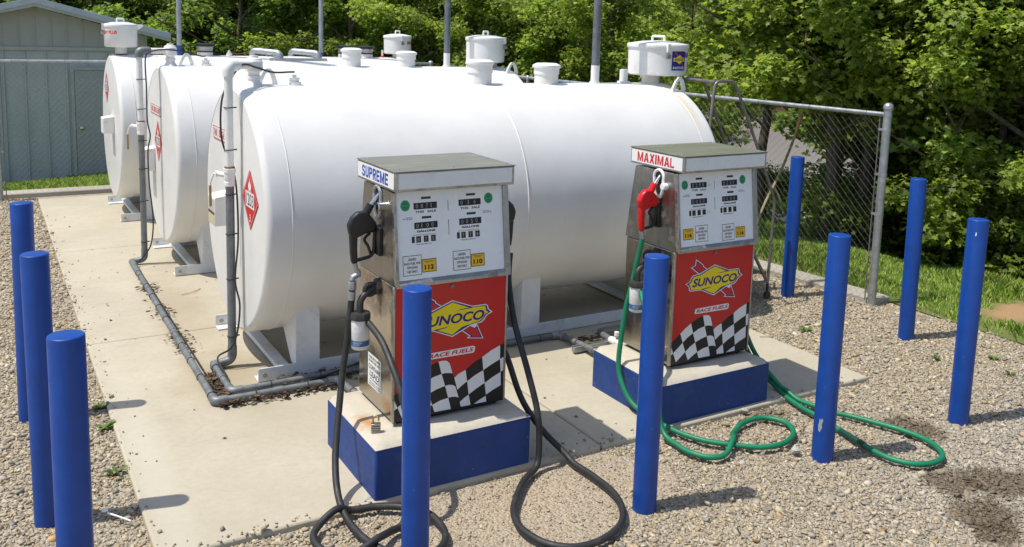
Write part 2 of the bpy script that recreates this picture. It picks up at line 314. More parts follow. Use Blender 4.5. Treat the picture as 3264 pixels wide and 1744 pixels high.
def spline(pts, n=8):
    P = [Vector(p) for p in pts]; out = []
    Q = [P[0] * 2 - P[1]] + P + [P[-1] * 2 - P[-2]]
    for i in range(1, len(Q) - 2):
        a, b, c, d = Q[i - 1], Q[i], Q[i + 1], Q[i + 2]
        for k in range(n):
            t_ = k / n
            out.append(0.5 * ((2 * b) + (c - a) * t_ + (2 * a - 5 * b + 4 * c - d) * t_ ** 2 + (3 * b - a - 3 * c + d) * t_ ** 3))
    out.append(P[-1]); return out

def root_off(parent):
    o = Vector((0, 0, 0))
    while parent is not None: o += parent.location; parent = parent.parent
    return o
def part(name, mb, mats, parent=None, bevel=0, smooth=40, label=None):
    off = root_off(parent)
    me = bpy.data.meshes.new(name)
    me.from_pydata([(p[0] - off.x, p[1] - off.y, p[2] - off.z) for p in mb.v], [], mb.f)
    for m_ in (mats if isinstance(mats, (list, tuple)) else [mats]): me.materials.append(m_)
    if isinstance(mats, (list, tuple)): me.polygons.foreach_set("material_index", mb.mi)
    me.update()
    if smooth: me.shade_smooth(); me.set_sharp_from_angle(angle=math.radians(smooth))
    o = bpy.data.objects.new(name, me); COL.objects.link(o)
    if parent is not None: o.parent = parent
    if bevel:
        b = o.modifiers.new("bevel", 'BEVEL'); b.width = bevel; b.segments = 2; b.limit_method = 'ANGLE'; b.angle_limit = math.radians(35)
    if label: o["label"] = label
    return o
def thing(name, loc, label, cat, group=None):
    o = bpy.data.objects.new(name, None); o.empty_display_size = 0.1; o.location = loc; COL.objects.link(o)
    return tag(o, label, cat, group)
def tag(o, label=None, cat=None, group=None, kind=None):
    for k, v in (("label", label), ("category", cat), ("group", group), ("kind", kind)):
        if v: o[k] = v
    return o
def npmesh(name, V, F, mat, tint=None, smooth=False, kind=None, parent=None):
    """V (n,3) array, F (m,k) array of equal-size faces, tint (n,3)"""
    me = bpy.data.meshes.new(name); k = F.shape[1]
    me.vertices.add(len(V)); me.vertices.foreach_set("co", V.astype(np.float32).ravel())
    me.loops.add(F.size); me.loops.foreach_set("vertex_index", F.astype(np.int32).ravel())
    me.polygons.add(len(F)); me.polygons.foreach_set("loop_start", np.arange(0, F.size, k, dtype=np.int32)); me.polygons.foreach_set("loop_total", np.full(len(F), k, dtype=np.int32))
    me.materials.append(mat)
    if tint is not None:
        a = me.attributes.new("tint", 'FLOAT_COLOR', 'POINT'); a.data.foreach_set("color", np.concatenate([tint, np.ones((len(V), 1))], 1).astype(np.float32).ravel())
    me.update(calc_edges=True)
    if smooth: me.shade_smooth()
    o = bpy.data.objects.new(name, me); COL.objects.link(o)
    if parent is not None: o.parent = parent
    if kind: o["kind"] = kind
    return o

# text as real mesh: returns verts/faces in the text's own plane, normalised to a width
_txt = {}
def text_geo(body, bold=0.0, shear=0.0):
    key = (body, bold, shear)
    if key in _txt: return _txt[key]
    cu = bpy.data.curves.new("txt", 'FONT'); cu.body = body; cu.size = 1.0; cu.offset = bold; cu.shear = shear; cu.resolution_u = 4; cu.fill_mode = 'FRONT'
    ob = bpy.data.objects.new("txt", cu); COL.objects.link(ob)
    dg = bpy.context.evaluated_depsgraph_get(); ev = ob.evaluated_get(dg); me = ev.to_mesh()
    vs_ = [(v.co.x, v.co.y) for v in me.vertices]; fs = [tuple(p.vertices) for p in me.polygons]
    ev.to_mesh_clear(); bpy.data.objects.remove(ob); bpy.data.curves.remove(cu)
    _txt[key] = (vs_, fs); return _txt[key]
def put_text(mb, body, o, ux, uy, w, h, bold=0.02, shear=0.0, shift=(0, 0, 0), fn=None):
    """text filling a w x h box whose lower-left corner is o, along unit vectors ux, uy"""
    vs_, fs = text_geo(body, bold, shear)
    if not vs_: return
    x0 = min(v[0] for v in vs_); x1 = max(v[0] for v in vs_); y0 = min(v[1] for v in vs_); y1 = max(v[1] for v in vs_)
    o = Vector(o); ux = Vector(ux); uy = Vector(uy); s_ = Vector(shift); out = []
    for (x, y) in vs_:
        a = (x - x0) / (x1 - x0) * w; b = (y - y0) / (y1 - y0) * h
        out.append(fn(a, b) if fn else o + ux * a + uy * b + s_)
    mb.add(out, fs)

# ------------------------------------------------------------------ terrain
def hterr(x, y):
    """ground height outside the gravel lot: flat verge, then a bank down to the river"""
    x = np.asarray(x, float); y = np.asarray(y, float)
    a = np.clip((x - 7.6) / 5.0, 0, 1); b = np.clip((y - 9.4) / 14.0, 0, 1)
    h = -0.02 - 1.75 * (a * a * (3 - 2 * a)) - 1.7 * b
    return np.maximum(h, -2.1) + 0.03 * np.sin(x * 1.7 + y) * np.clip((x - 6.8), 0, 1)
def grid_sheet(name, xs, ys, hf, mat, keep=None):
    X, Y = np.meshgrid(xs, ys, indexing='ij'); Z = hf(X, Y); nx, ny = X.shape
    V = np.stack([X.ravel(), Y.ravel(), Z.ravel()], 1); i = np.arange(nx * ny).reshape(nx, ny)
    F = np.stack([i[:-1, :-1].ravel(), i[1:, :-1].ravel(), i[1:, 1:].ravel(), i[:-1, 1:].ravel()], 1)
    if keep is not None:
        cx = V[F].mean(1); F = F[keep(cx[:, 0], cx[:, 1])]
    return npmesh(name, V, F, mat, smooth=True, kind='structure')
# gravel lot (flat), verge, forest floor and hill are separate sheets that butt at their edges
grid_sheet("gravel_lot", np.linspace(-30, 6.55, 60), np.linspace(-30, 9.34, 60), lambda x, y: np.full_like(x, -0.035), M['gravelbed'])
grid_sheet("grass_verge", np.linspace(6.5, 9.5, 40), np.linspace(-14, 11, 90), lambda x, y: hterr(x, y) - 0.004, M['soil'])
grid_sheet("back_grass", np.linspace(-30, 6.5, 50), np.linspace(9.34, 16, 30), lambda x, y: hterr(np.minimum(x, 6), y) - 0.006 , M['soil'])
grid_sheet("forest_floor", np.concatenate([np.linspace(-70, 9.5, 40), np.linspace(10, 80, 60)]), np.linspace(-40, 80, 90), lambda x, y: np.where((x > 9.4) | (y > 15.9), hterr(x, y) - 0.012, -2.2), M['floor'],
           keep=lambda x, y: (x > 9.4) | (y > 15.9))
grid_sheet("meadow_behind", np.linspace(-400, 400, 20), np.linspace(-400, 400, 20), lambda x, y: np.full_like(x, -2.6), M['floor'])
wat = grid_sheet("river", np.array([-60.0, 200.0]), np.array([-60.0, 120.0]), lambda x, y: np.full_like(x, -1.62), M['water'], keep=None)
# the river sheet only outside the lot: cut as a strip east and north
bpy.data.objects.remove(wat)
def river():
    mb = MB(); z = -1.62
    mb.poly([(11.5, -60, z), (34, -60, z), (34, 40, z), (11.5, 40, z)])
    o = part("river", mb, M['water'], smooth=0); o["kind"] = 'structure'
river()
def hillh(x, y):
    d = np.maximum(np.clip((x - 33) / 30, 0, 1), np.clip((y - 38) / 30, 0, 1))
    return -2.3 + 14 * d ** 0.8
grid_sheet("wooded_hill", np.linspace(-90, 120, 60), np.linspace(-60, 130, 60), hillh, M['floor'], keep=lambda x, y: (x > 32) | (y > 37))

# concrete pad: slabs with sawn joints
mb = MB(); g = 0.005
ysl = [0.0, 3.0, 5.95, 9.03]
for a, b in zip(ysl[:-1], ysl[1:]):
    for x0, x1 in ((0.0, 2.40), (2.40, 4.709)):
        mb.box(x0 + (g if x0 else 0), x1 - (g if x1 < 4 else 0), a + (g if a else 0), b - (g if b < 9 else 0), -0.12, 0.0)
o = part("concrete_pad", mb, M['pad'], bevel=0.012); o["kind"] = 'structure'
mb = MB(); mb.box(0.01, 4.70, 0.01, 9.02, -0.14, -0.02); o = part("pad_joint_filler", mb, flat("joint_dirt", (0.05, 0.04, 0.03, 1), 0.95)); o["kind"] = 'structure'
# fence curbs
FA = Vector((6.28, 1.207, 0)); FB = Vector((5.66, 9.25, 0)); fdir = (FB - FA).normalized(); fn_ = Vector((fdir.y, -fdir.x, 0))
mb = MB(); A = FA - fdir * 0.02; w0, w1 = 0.02, 0.26
q = [A + fn_ * w0, A + fn_ * w1, FB + fn_ * w1 + fdir * .1, FB + fn_ * w0 + fdir * .1]
mb.hexa([(p.x, p.y, -0.2) for p in q] + [(p.x, p.y, 0.02) for p in q]); o = part("fence_curb", mb, M['curb'], bevel=0.015); o["kind"] = 'structure'
mb = MB(); mb.box(-6, 5.65, 9.34, 9.62, -0.2, 0.03); o = part("back_curb", mb, M['curb'], bevel=0.015); o["kind"] = 'structure'

# ------------------------------------------------------------------ gravel stones (stuff)
def stones():
    regs = [(-1.6, 0.0, -1.4, 4.0, 5200, .0068), (-1.6, 0.0, 4.0, 9.3, 1700, .0098), (-1.6, 3.2, -1.6, 0.0, 5600, .0066), (3.2, 6.9, -2.4, 0.0, 5000, .0070), (4.709, 6.55, 0.0, 3.2, 4400, .0075), (4.709, 6.3, 3.2, 9.3, 600, .014)]
    Vs = []; Ts = []; base = np.array([[-1, -1, -1], [1, -1, -1], [1, 1, -1], [-1, 1, -1], [-1, -1, 1], [1, -1, 1], [1, 1, 1], [-1, 1, 1]], float)
    pal = np.array([[.55, .475, .345], [.47, .405, .295], [.60, .53, .40], [.42, .38, .315], [.45, .425, .375], [.51, .415, .27], [.33, .30, .25], [.66, .60, .49], [.52, .34, .17]])
    pr_ = np.array([.20, .18, .14, .12, .12, .12, .06, .04, .02]); pr_ /= pr_.sum()
    for x0, x1, y0, y1, dens, sz in regs:
        n = int((x1 - x0) * (y1 - y0) * dens); x = RNG.uniform(x0, x1, n); y = RNG.uniform(y0, y1, n)
        # bare dusty tracks carry fewer stones
        d = ((x - 1.75) / .85) ** 2 + ((y + .32) / .42) ** 2
        keep = (d > 1) | (RNG.random(n) < 0.62); keep &= (x < 6.52 + 0.1 * np.sin(y * 5) ) | (RNG.random(n) < 0.12)
        x, y, d = x[keep], y[keep], d[keep]; n = len(x)
        s = sz * np.exp(RNG.normal(0, .38, n)) * np.where(d < 1, .62, 1); big = RNG.random(n) < .03; s = np.where(big, s * 1.7, s); s = np.minimum(s, .022)
        sc = np.stack([s * RNG.uniform(.8, 1.35, n), s * RNG.uniform(.55, 1.0, n), s * RNG.uniform(.25, .55, n)], 1)
        b = base[None] * (1 + RNG.uniform(-.62, .22, (n, 8, 3))) * sc[:, None]
        tx, ty, tz = RNG.normal(0, .35, n), RNG.normal(0, .35, n), RNG.uniform(0, 6.28, n)
        ca, sa = np.cos(tx)[:, None], np.sin(tx)[:, None]; yy = b[..., 1] * ca - b[..., 2] * sa; zz = b[..., 1] * sa + b[..., 2] * ca; b[..., 1], b[..., 2] = yy, zz
        ca, sa = np.cos(ty)[:, None], np.sin(ty)[:, None]; xx = b[..., 0] * ca + b[..., 2] * sa; zz = -b[..., 0] * sa + b[..., 2] * ca; b[..., 0], b[..., 2] = xx, zz
        ca, sa = np.cos(tz)[:, None], np.sin(tz)[:, None]; xx = b[..., 0] * ca - b[..., 1] * sa; yy = b[..., 0] * sa + b[..., 1] * ca
        b[..., 0], b[..., 1] = xx + x[:, None], yy + y[:, None]; b[..., 2] += (-0.035 + sc[:, 2] * RNG.uniform(.2, 1.1, n))[:, None]
        col = pal[RNG.choice(len(pal), n, p=pr_)] * RNG.uniform(.66, 1.12, (n, 1)) * np.array([[1.0, .975, .93]])
        col[d < 1] = col[d < 1] * .65 + np.array([.50, .39, .28]) * .35
        grey = np.clip((x - 2.6) / 2.2, 0, 1)[:, None] * np.clip((-y - .2) / .9, 0, 1)[:, None] * .55; col = col * (1 - grey) + (col.mean(1, keepdims=True) * np.array([[1.08, 1.03, .96]])) * grey
        Vs.append(b.reshape(-1, 3)); Ts.append(np.repeat(col, 8, 0))
    m = 420; k_ = RNG.integers(0, len(Vs[2]) // 8, m); B_ = Vs[2].reshape(-1, 8, 3)[k_].copy(); ctr = B_.mean(1, keepdims=True); e = RNG.random(m) < .6
    nx = np.where(e, RNG.uniform(0, 4.6, m), RNG.exponential(.05, m)); ny = np.where(e, RNG.exponential(.035, m), RNG.uniform(0, 8, m))
    B_ = (B_ - ctr) * .8; B_[..., 2] -= B_[..., 2].min(1, keepdims=True); B_ += np.stack([nx, ny, np.zeros(m)], 1)[:, None]
    inpl = ((nx > 1.0) & (nx < 1.94) | (nx > 2.84) & (nx < 3.77)) & (ny > .0); B_ = B_[~inpl]; Vs.append(B_.reshape(-1, 3)); Ts.append(Ts[2].reshape(-1, 8, 3)[k_][~inpl].reshape(-1, 3))
    V = np.concatenate(Vs); T = np.concatenate(Ts); n = len(V) // 8
    f = np.array([[0, 3, 2, 1], [4, 5, 6, 7], [0, 1, 5, 4], [1, 2, 6, 5], [2, 3, 7, 6], [3, 0, 4, 7]])
    F = (np.arange(n)[:, None, None] * 8 + f[None]).reshape(-1, 4)
    o = npmesh("gravel_stones", V, F, M['stones'], T, kind='stuff'); tag(o, "loose beige and grey crushed gravel covering the lot around the concrete pad", "gravel")
stones()

# ------------------------------------------------------------------ bollards
def bollards():
    t = thing("bollard", (0, 0, -0.035), "x", "bollard", "blue bollards around the fuel tanks")
    H = 1.276 + 0.035
    mb = MB(); r = 0.06
    prof = [(r, -0.05), (r, H - 0.006)] + [(r - 0.006 + 0.006 * math.cos(a), H - 0.006 + 0.005 * math.sin(a)) for a in (0.5, 1.0, 1.57)] + [(r * .6, H + .002), (0.001, H + 0.003)]
    mb.lathe([(a, b - 0.035) for a, b in prof], (0, 0, 0), 'Z', 40); part("post", mb, M['boll'], t)
    pos = [(-0.4117, 1.8915, "blue bollard left of the pad, farthest of the three on the left"), (-0.3915, 0.6022, "blue bollard left of the pad, middle of the three on the left"),
           (-0.3627, -0.6402, "nearest left blue bollard, its foot cut off by the bottom edge"), (0.9509, -0.6164, "blue bollard standing in front of the pump with the SUPREME sign"),
           (2.2143, -0.6155, "blue bollard standing in front of the pump with the MAXIMAL sign"), (3.467, -0.6586, "blue bollard with a scuffed bare patch near its foot, beside the green hose loop"),
           (4.6523, -0.7134, "rightmost blue bollard, with a small white chip near its top"), (5.751, 0.4656, "blue bollard just right of the fence end post, in front of the grass"),
           (5.7817, 1.7377, "farthest right blue bollard, in front of the chain-link fence")]
    roots = []
    for i, (x, y, lb) in enumerate(pos):
        if i == 0: o = t
        else:
            o = t.copy(); COL.objects.link(o)
            for ch in list(t.children): c = ch.copy(); COL.objects.link(c); c.parent = o
        o.location = (x, y, -0.035); o["label"] = lb; roots.append(o)
        o.rotation_euler = (math.radians(random.uniform(-.5, .5)), math.radians(random.uniform(-.5, .5)), random.uniform(0, 6))
    def chip(k, ang, z, pts, mat, nm):
        rt = roots[k]; rt.rotation_euler = (0, 0, 0)
        mb = MB(); mb.poly([(pos[k][0] + 0.0608 * math.cos(ang + u / .06), pos[k][1] + 0.0608 * math.sin(ang + u / .06), z + w) for u, w in pts]); part(nm, mb, mat, rt, smooth=0)
    angF = math.atan2(-3.916 + .6586, -.576 - 3.467) - .35
    chip(5, angF, .19, [(-.012, -.035), (-.004, -.045), (.004, -.03), (.009, -.012), (.006, .004), (.013, .028), (.008, .040), (-.001, .030), (-.008, .036), (-.010, .012), (-.014, -.004)], M['grey'], "paint_scuff")
    chip(6, math.atan2(-3.2, -5.2) - .1, 1.19, [(-.004, -.012), (.003, -.008), (.004, .010), (-.002, .012)], M['decwhite'], "paint_chip")
bollards()

# ------------------------------------------------------------------ tanks
TZ, TR = 1.05, 0.859
def lug(mb, x, y, z):
    out = [(x - .075, z - .02), (x - .07, z + .03), (x - .035, z + .10), (x - .01, z + .125), (x + .02, z + .125), (x + .045, z + .10), (x + .07, z + .03), (x + .07, z - .02)]
    inn = [(x - .04, z + .015), (x - .038, z + .035), (x - .015, z + .085), (x - .005, z + .095), (x + .012, z + .095), (x + .022, z + .085), (x + .038, z + .035), (x + .038, z + .015)]
    n = len(out)
    for i in range(n - 1):
        a, b, c, d = out[i], out[i + 1], inn[i + 1], inn[i]
        mb.hexa([(a[0], y - .012, a[1]), (b[0], y - .012, b[1]), (c[0], y - .012, c[1]), (d[0], y - .012, d[1]), (a[0], y + .012, a[1]), (b[0], y + .012, b[1]), (c[0], y + .012, c[1]), (d[0], y + .012, d[1])])
    a, b, c, d = out[0], out[-1], inn[-1], inn[0]
    mb.hexa([(p[0], yy, p[1]) for yy in (y - .012, y + .012) for p in (a, b, c, d)])
def funnel(root, x, y, zt, r, zb, zn, rn, lidmat=None, text=None, tmat=None, tang=0, lock_ang=0, sticker=False, handle_ang=0.3, hinge_ang=None, neck=(0, 0), th=.045):
    """round spill container with lid on a neck"""
    mb = MB(); mb.lathe([(r * .93, zb), (r * .985, zb + .012), (r, zt - .02), (r, zt - .005), (r * .99, zt - .004)], (x, y, 0), 'Z', 40)
    body = part("spill_container", mb, M['white'], root)
    mb = MB(); mb.lathe([(r * 1.035, zt - .028), (r * 1.045, zt - .024), (r * 1.045, zt + .002), (r * 1.02, zt + .010), (r * .5, zt + .032), (0.001, zt + .038)], (x, y, 0), 'Z', 40); part("lid", mb, M['white'], body)
    mb = MB(); mb.lathe([(rn, zn - .05), (rn, zb + .005)], (x + neck[0], y + neck[1], 0), 'Z', 28); part("neck", mb, M['white'], body)
    mb = MB(); ch, sh = math.cos(handle_ang), math.sin(handle_ang); hw = r * .22
    mb.tube(round_path([(x - ch * hw, y - sh * hw, zt + .02), (x - ch * hw, y - sh * hw, zt + .075), (x + ch * hw, y + sh * hw, zt + .075), (x + ch * hw, y + sh * hw, zt + .02)], .012), .011, 8); part("handle", mb, M['white'], body)
    mb = MB(); cl, sn = math.cos(lock_ang), math.sin(lock_ang); px, py = x + cl * (r * 1.06), y + sn * (r * 1.06)
    mb.hexa([(px - .02 + cl * d, py - .004 + sn * d, z) for z in (zt - .065, zt + .004) for d in (0, .012) for _ in (0,)] * 0 or [(px - .016, py - .012, zt - .06), (px + .016, py - .012, zt - .06), (px + .016, py + .012, zt - .06), (px - .016, py + .012, zt - .06), (px - .016, py - .012, zt + .012), (px + .016, py - .012, zt + .012), (px + .016, py + .012, zt + .012), (px - .016, py + .012, zt + .012)])
    part("hasp", mb, M['whiterust'], body, bevel=.003)
    mb = MB(); qx, qy = x + cl * (r * 1.1), y + sn * (r * 1.1); mb.box(qx - .02, qx + .02, qy - .01, qy + .01, zt - .115, zt - .08); mb.torus_arc((qx, qy, zt - .08), .014, .004, 'Y', 0, math.pi, 10, 6); part("padlock", mb, M['steel'], body, bevel=.003)
    if hinge_ang is not None:
        ca, sa = math.cos(hinge_ang), math.sin(hinge_ang); mb = MB(); px, py = x + ca * r, y + sa * r
        mb.prism([(px - .01 * ca, py - .01 * sa, zt - .06), (px + .02 * ca, py + .02 * sa, zt - .05), (px + .075 * ca, py + .075 * sa, zt - .005), (px + .06 * ca, py + .06 * sa, zt + .015), (px - .01 * ca, py - .01 * sa, zt + .012)], (-.02 * sa, .02 * ca, 0)); part("hinge", mb, M['white'], body)
    def wrap(a0, z0):
        return lambda a, b, o=0.0015: Vector((x + (r + o) * math.cos(a0 + a / r), y + (r + o) * math.sin(a0 + a / r), z0 + b))
    if text:
        mb = MB(); f = wrap(tang, zt - .105); put_text(mb, text, (0, 0, 0), (1, 0, 0), (0, 0, 1), th * .62 * len(text), th, .035, fn=lambda a, b: f(a, b)); part("lettering", mb, tmat, body, smooth=0)
    if sticker:
        a0, z0, w, h = tang - .09 / r, zb + .05, .16, .165; f = wrap(a0, z0)
        sq = MB(); n = 10
        sq.add([f(w * i / n, hh) for hh in (0, h) for i in range(n + 1)], [(i, i + 1, n + 2 + i, n + 1 + i) for i in range(n)]); st = part("sticker", sq, M['stickerblue'], body, smooth=60)
        def strip(d, x_0, x_1, lo, hi, o_, n_=12):
            for i in range(n_):
                u, v = x_0 + (x_1 - x_0) * i / n_, x_0 + (x_1 - x_0) * (i + 1) / n_; d.poly([f(u, lo(u), o_), f(v, lo(v), o_), f(v, hi(v), o_), f(u, hi(u), o_)])
        d = MB(); strip(d, .03, .135, lambda u: .158 - (u - .03) * 1.16 - .012, lambda u: .158 - (u - .03) * 1.16 + .012, .0019); part("sticker_arrow", d, M['decred'], st, smooth=0)
        hd = lambda u: max(.001, .040 * (1 - abs(u - .081) / .064)); d = MB(); strip(d, .018, .144, lambda u: .094 - hd(u), lambda u: .094 + hd(u), .0024); strip(d, .014, .150, lambda u: .078, lambda u: .110, .0027); part("sticker_emblem", d, M['yellow'], st, smooth=0)
        d = MB(); put_text(d, "SUNOCO", (0, 0, 0), (1, 0, 0), (0, 0, 1), .12, .024, .03, .2, fn=lambda a, b: f(.024 + a, .082 + b, .0032)); part("sticker_name", d, M['ink'], st, smooth=0)
        d = MB(); put_text(d, "RACE FUELS", (0, 0, 0), (1, 0, 0), (0, 0, 1), .14, .022, .03, .2, fn=lambda a, b: f(.01 + a, .012 + b, .0029)); part("sticker_words", d, M['decwhite'], st, smooth=0)
    return body
def vent_cap(root, x, y, zb, zt, r):
    mb = MB(); mb.lathe([(r * .93, zb - .03), (r * .93, zb + (zt - zb) * .45), (r * 1.0, zb + (zt - zb) * .45), (r * 1.0, zt - .042), (r * .97, zt - .042)], (x, y, 0), 'Z', 32); v = part("emergency_vent", mb, M['white'], root)
    mb = MB(); mb.lathe([(r * 1.10, zt - .042), (r * 1.12, zt - .036), (r * 1.11, zt - .02), (r * .8, zt - .004), (.001, zt)], (x, y, 0), 'Z', 32); part("vent_cap", mb, M['white'], v)
def ring_patch(mb, x, R, r=.005, cy=0, a0=0, a1=6.2832, n=72):
    mb.torus_arc((x, cy, TZ), R, r, 'X', a0, a1, n, 6)

def tank(k, x0, x1, yc, label):
    t = thing("storage_tank", (x0, yc, 0), label, "fuel tank", "white fuel tanks on the pad")
    kn = .045; prof = [(0.001, x0), (TR - .055, x0 + .004), (TR - .03, x0 + .008)]
    for a in np.linspace(0.25, 1.57, 6): prof.append((TR - kn + kn * math.sin(a), x0 + .004 + kn - kn * math.cos(a)))
    prof += [(TR, x0 + .16), (TR, (x0 + x1) / 2), (TR, x1 - .16)]
    for a in np.linspace(1.57, 0.25, 6): prof.append((TR - kn + kn * math.sin(a), x1 - .004 - kn + kn * math.cos(a)))
    prof += [(TR - .055, x1 - .004), (0.001, x1)]
    mb = MB(); mb.lathe(prof, (0, yc, TZ), 'X', 128); part("shell", mb, M['tank'], t, smooth=50)
    for xs, rs in ((x0 + .17, .0035), ((x0 + x1) / 2, .006), (x1 - .17, .0035)):
        mb = MB(); ring_patch(mb, xs, TR + .001, rs, yc); part("weld_seam", mb, M['tank'], t)
    for xs, th in (((x0 + x1) / 2 + .1, 1.45), ((x0 + x1) / 2 - .12, 1.9)):
        mb = MB(); mb.tube([(xs - .12, yc - TR * math.cos(th), TZ + TR * math.sin(th)), (xs + .12, yc - TR * math.cos(th), TZ + TR * math.sin(th))], .004, 6); part("weld_seam", mb, M['tank'], t)
    # skid rails (angles), cross members, saddle legs
    for sgn, y in ((1, yc - .62), (-1, yc + .62)):
        mb = MB(); mb.box(x0 + .005, x1 - .02, y - .004, y + .004, .004, .095); mb.box(x0 + .005, x1 - .02, min(y + sgn * .004, y + sgn * .10), max(y + sgn * .004, y + sgn * .10), .004, .013)
        rl = part("skid_rail", mb, M['skid'], t, bevel=.002)
        mb = MB()
        for yy in (y - .0052, y + .0052): mb.lathe([(.016, 0), (.016, .0006 if yy < y else -.0006)], (x0 + .05, yy, .045), 'Y', 16)
        part("bolt_hole", mb, M['pad'], rl, smooth=0)
    for xl in (x0 + .337, x0 + 2.09, x1 - .32):
        mb = MB(); mb.box(xl - .17, xl - .09, yc - .61, yc + .61, .016, .05); part("cross_member", mb, M['skid'], t, bevel=.003)
        for sgn in (-1, 1):
            y = yc + sgn * .625; y2 = y - sgn * .008
            mb = MB(); mb.box(xl - .082, xl + .082, min(y, y2), max(y, y2), .07, .51)
            for xs in (xl - .082, xl + .074):
                mb.prism([(xs, y2, .07), (xs, y2, .50), (xs, yc + sgn * .45, .34), (xs, yc + sgn * .33, .265), (xs, yc + sgn * .52, .07)], (.008, 0, 0))
            part("saddle_leg", mb, M['skid'], t, bevel=.002)
    return t

def placard(t, x, y, z, s=.198):
    """hazard diamond on the tank end; reads from the -X side"""
    X = x - .0022; d = lambda u, w, o=0: (X - o, y - u, z + w)
    mb = MB(); mb.prism([d(0, s), d(s, 0), d(0, -s), d(-s, 0)], (.0012, 0, 0)); p = part("hazard_placard", mb, M['decred'], t, smooth=0)
    mb = MB()
    for a, b in (((0, 1), (1, 0)), ((1, 0), (0, -1)), ((0, -1), (-1, 0)), ((-1, 0), (0, 1))):
        i0, i1 = s * .92, s * .90; mb.poly([d(a[0] * i0, a[1] * i0, .0004), d(b[0] * i0, b[1] * i0, .0004), d(b[0] * i1, b[1] * i1, .0004), d(a[0] * i1, a[1] * i1, .0004)])
    mb.poly([d(-.105, -.052, .0005), d(.105, -.052, .0005), d(.105, .052, .0005), d(-.105, .052, .0005)])
    fl = [(-.022, .062), (.022, .062), (.036, .08), (.034, .098), (.024, .112), (.02, .10), (.012, .118), (.004, .148), (-.006, .125), (-.014, .104), (-.022, .118), (-.034, .098), (-.036, .078)]
    mb.poly([d(u, w, .0006) for u, w in fl]); mb.poly([d(u, w, .0006) for u, w in ((-.045, .056), (.045, .056), (.045, .06), (-.045, .06))])
    put_text(mb, "3", d(-.014, -.145, .0006), (0, -1, 0), (0, 0, 1), .03, .05, .01); part("placard_print", mb, M['decwhite'], p, smooth=0)
    mb = MB(); put_text(mb, "1203", d(-.09, -.041, .0009), (0, -1, 0), (0, 0, 1), .18, .082, .005); part("placard_number", mb, M['decblack'], p, smooth=0)
def cap_sign(t, x, y, z, text, w=.58):
    X = x - .0022; d = lambda u, v_, o=0: (X - o, y - u, z + v_)
    mb = MB(); mb.prism([d(-w / 2, -.046), d(w / 2, -.046), d(w / 2, .046), d(-w / 2, .046)], (.0012, 0, 0)); p = part("capacity_sign", mb, M['decwhite'], t, smooth=0)
    mb = MB(); a, b = w / 2, .046
    for q in ([(-a, -b), (a, -b), (a, -b + .006), (-a, -b + .006)], [(-a, b - .006), (a, b - .006), (a, b), (-a, b)], [(-a, -b), (-a + .006, -b), (-a + .006, b), (-a, b)], [(a - .006, -b), (a, -b), (a, b), (a - .006, b)]): mb.poly([d(u, v_, .0005) for u, v_ in q])
    put_text(mb, text, d(-w / 2 + .02, -.028, .0005), (0, -1, 0), (0, 0, 1), w - .04, .056, .02); part("sign_lettering", mb, M['decred'], p, smooth=0)
def doc_box(t, x, y0, y1, z0, z1, dpt=.12, worn=True):
    mb = MB(); mb.box(x - dpt, x, y0, y1, z0, z1 - .025); mb.hexa([(x - dpt, y0, z1 - .025), (x, y0, z1 - .025), (x, y1, z1 - .025), (x - dpt, y1, z1 - .025), (x - dpt, y0, z1 - .02), (x, y0, z1), (x, y1, z1), (x - dpt, y1, z1 - .02)])
    b = part("document_box", mb, M['white'], t, bevel=.003)
    if worn:
        mb = MB(); mb.box(x - dpt - .002, x - dpt, y0 + .01, y1 - .01, z0 + .10, z0 + .19); l_ = part("paper_label", mb, flat("aged_paper", (0.55, 0.52, 0.44, 1), 0.8), b, smooth=0)
        mb = MB()
        for i in range(6): mb.box(x - dpt - .003, x - dpt - .002, y0 + .02, y1 - .02 - .02 * (i % 3), z0 + .112 + i * .012, z0 + .116 + i * .012)
        part("label_print", mb, M['grey'], l_, smooth=0)
        mb = MB(); mb.box(x - dpt - .0015, x - dpt, y0 + .01, y1 - .01, z0 + .075, z0 + .095); part("brown_strip", mb, flat("brown_tape", (0.10, 0.06, 0.035, 1), 0.7), b, smooth=0)
        mb = MB(); mb.box(x - dpt - .0015, x - dpt, y0 + .01, y1 - .01, z0 + .006, z0 + .07); part("yellowed_label", mb, flat("yellowed_paper", (0.52, 0.45, 0.28, 1), 0.8), b, smooth=0)
def pole_on(t, x, y, z0, z1, r, mat, base, basemat, hb):
    mb = MB(); mb.tube([(x, y, z0 + hb), (x, y, z1)], r, 16); p = part("vent_pole", mb, mat, t)
    mb = MB(); mb.lathe([(r * 1.35, z0 - .02), (r * 1.35, z0 + .012), (r * 1.05, z0 + .014), (r * 1.05, z0 + hb)], (x, y, 0), 'Z', 20); part("pole_base", mb, basemat, p)
def fitting(t, name, x, y, z, steps, mat):
    mb = MB(); pr = []; h = z - .03
    for r, dz in steps: pr += [(r, h), (r, h + dz)]; h += dz
    mb.lathe(pr, (x, y, 0), 'Z', 20); return part(name, mb, mat, t, smooth=30)

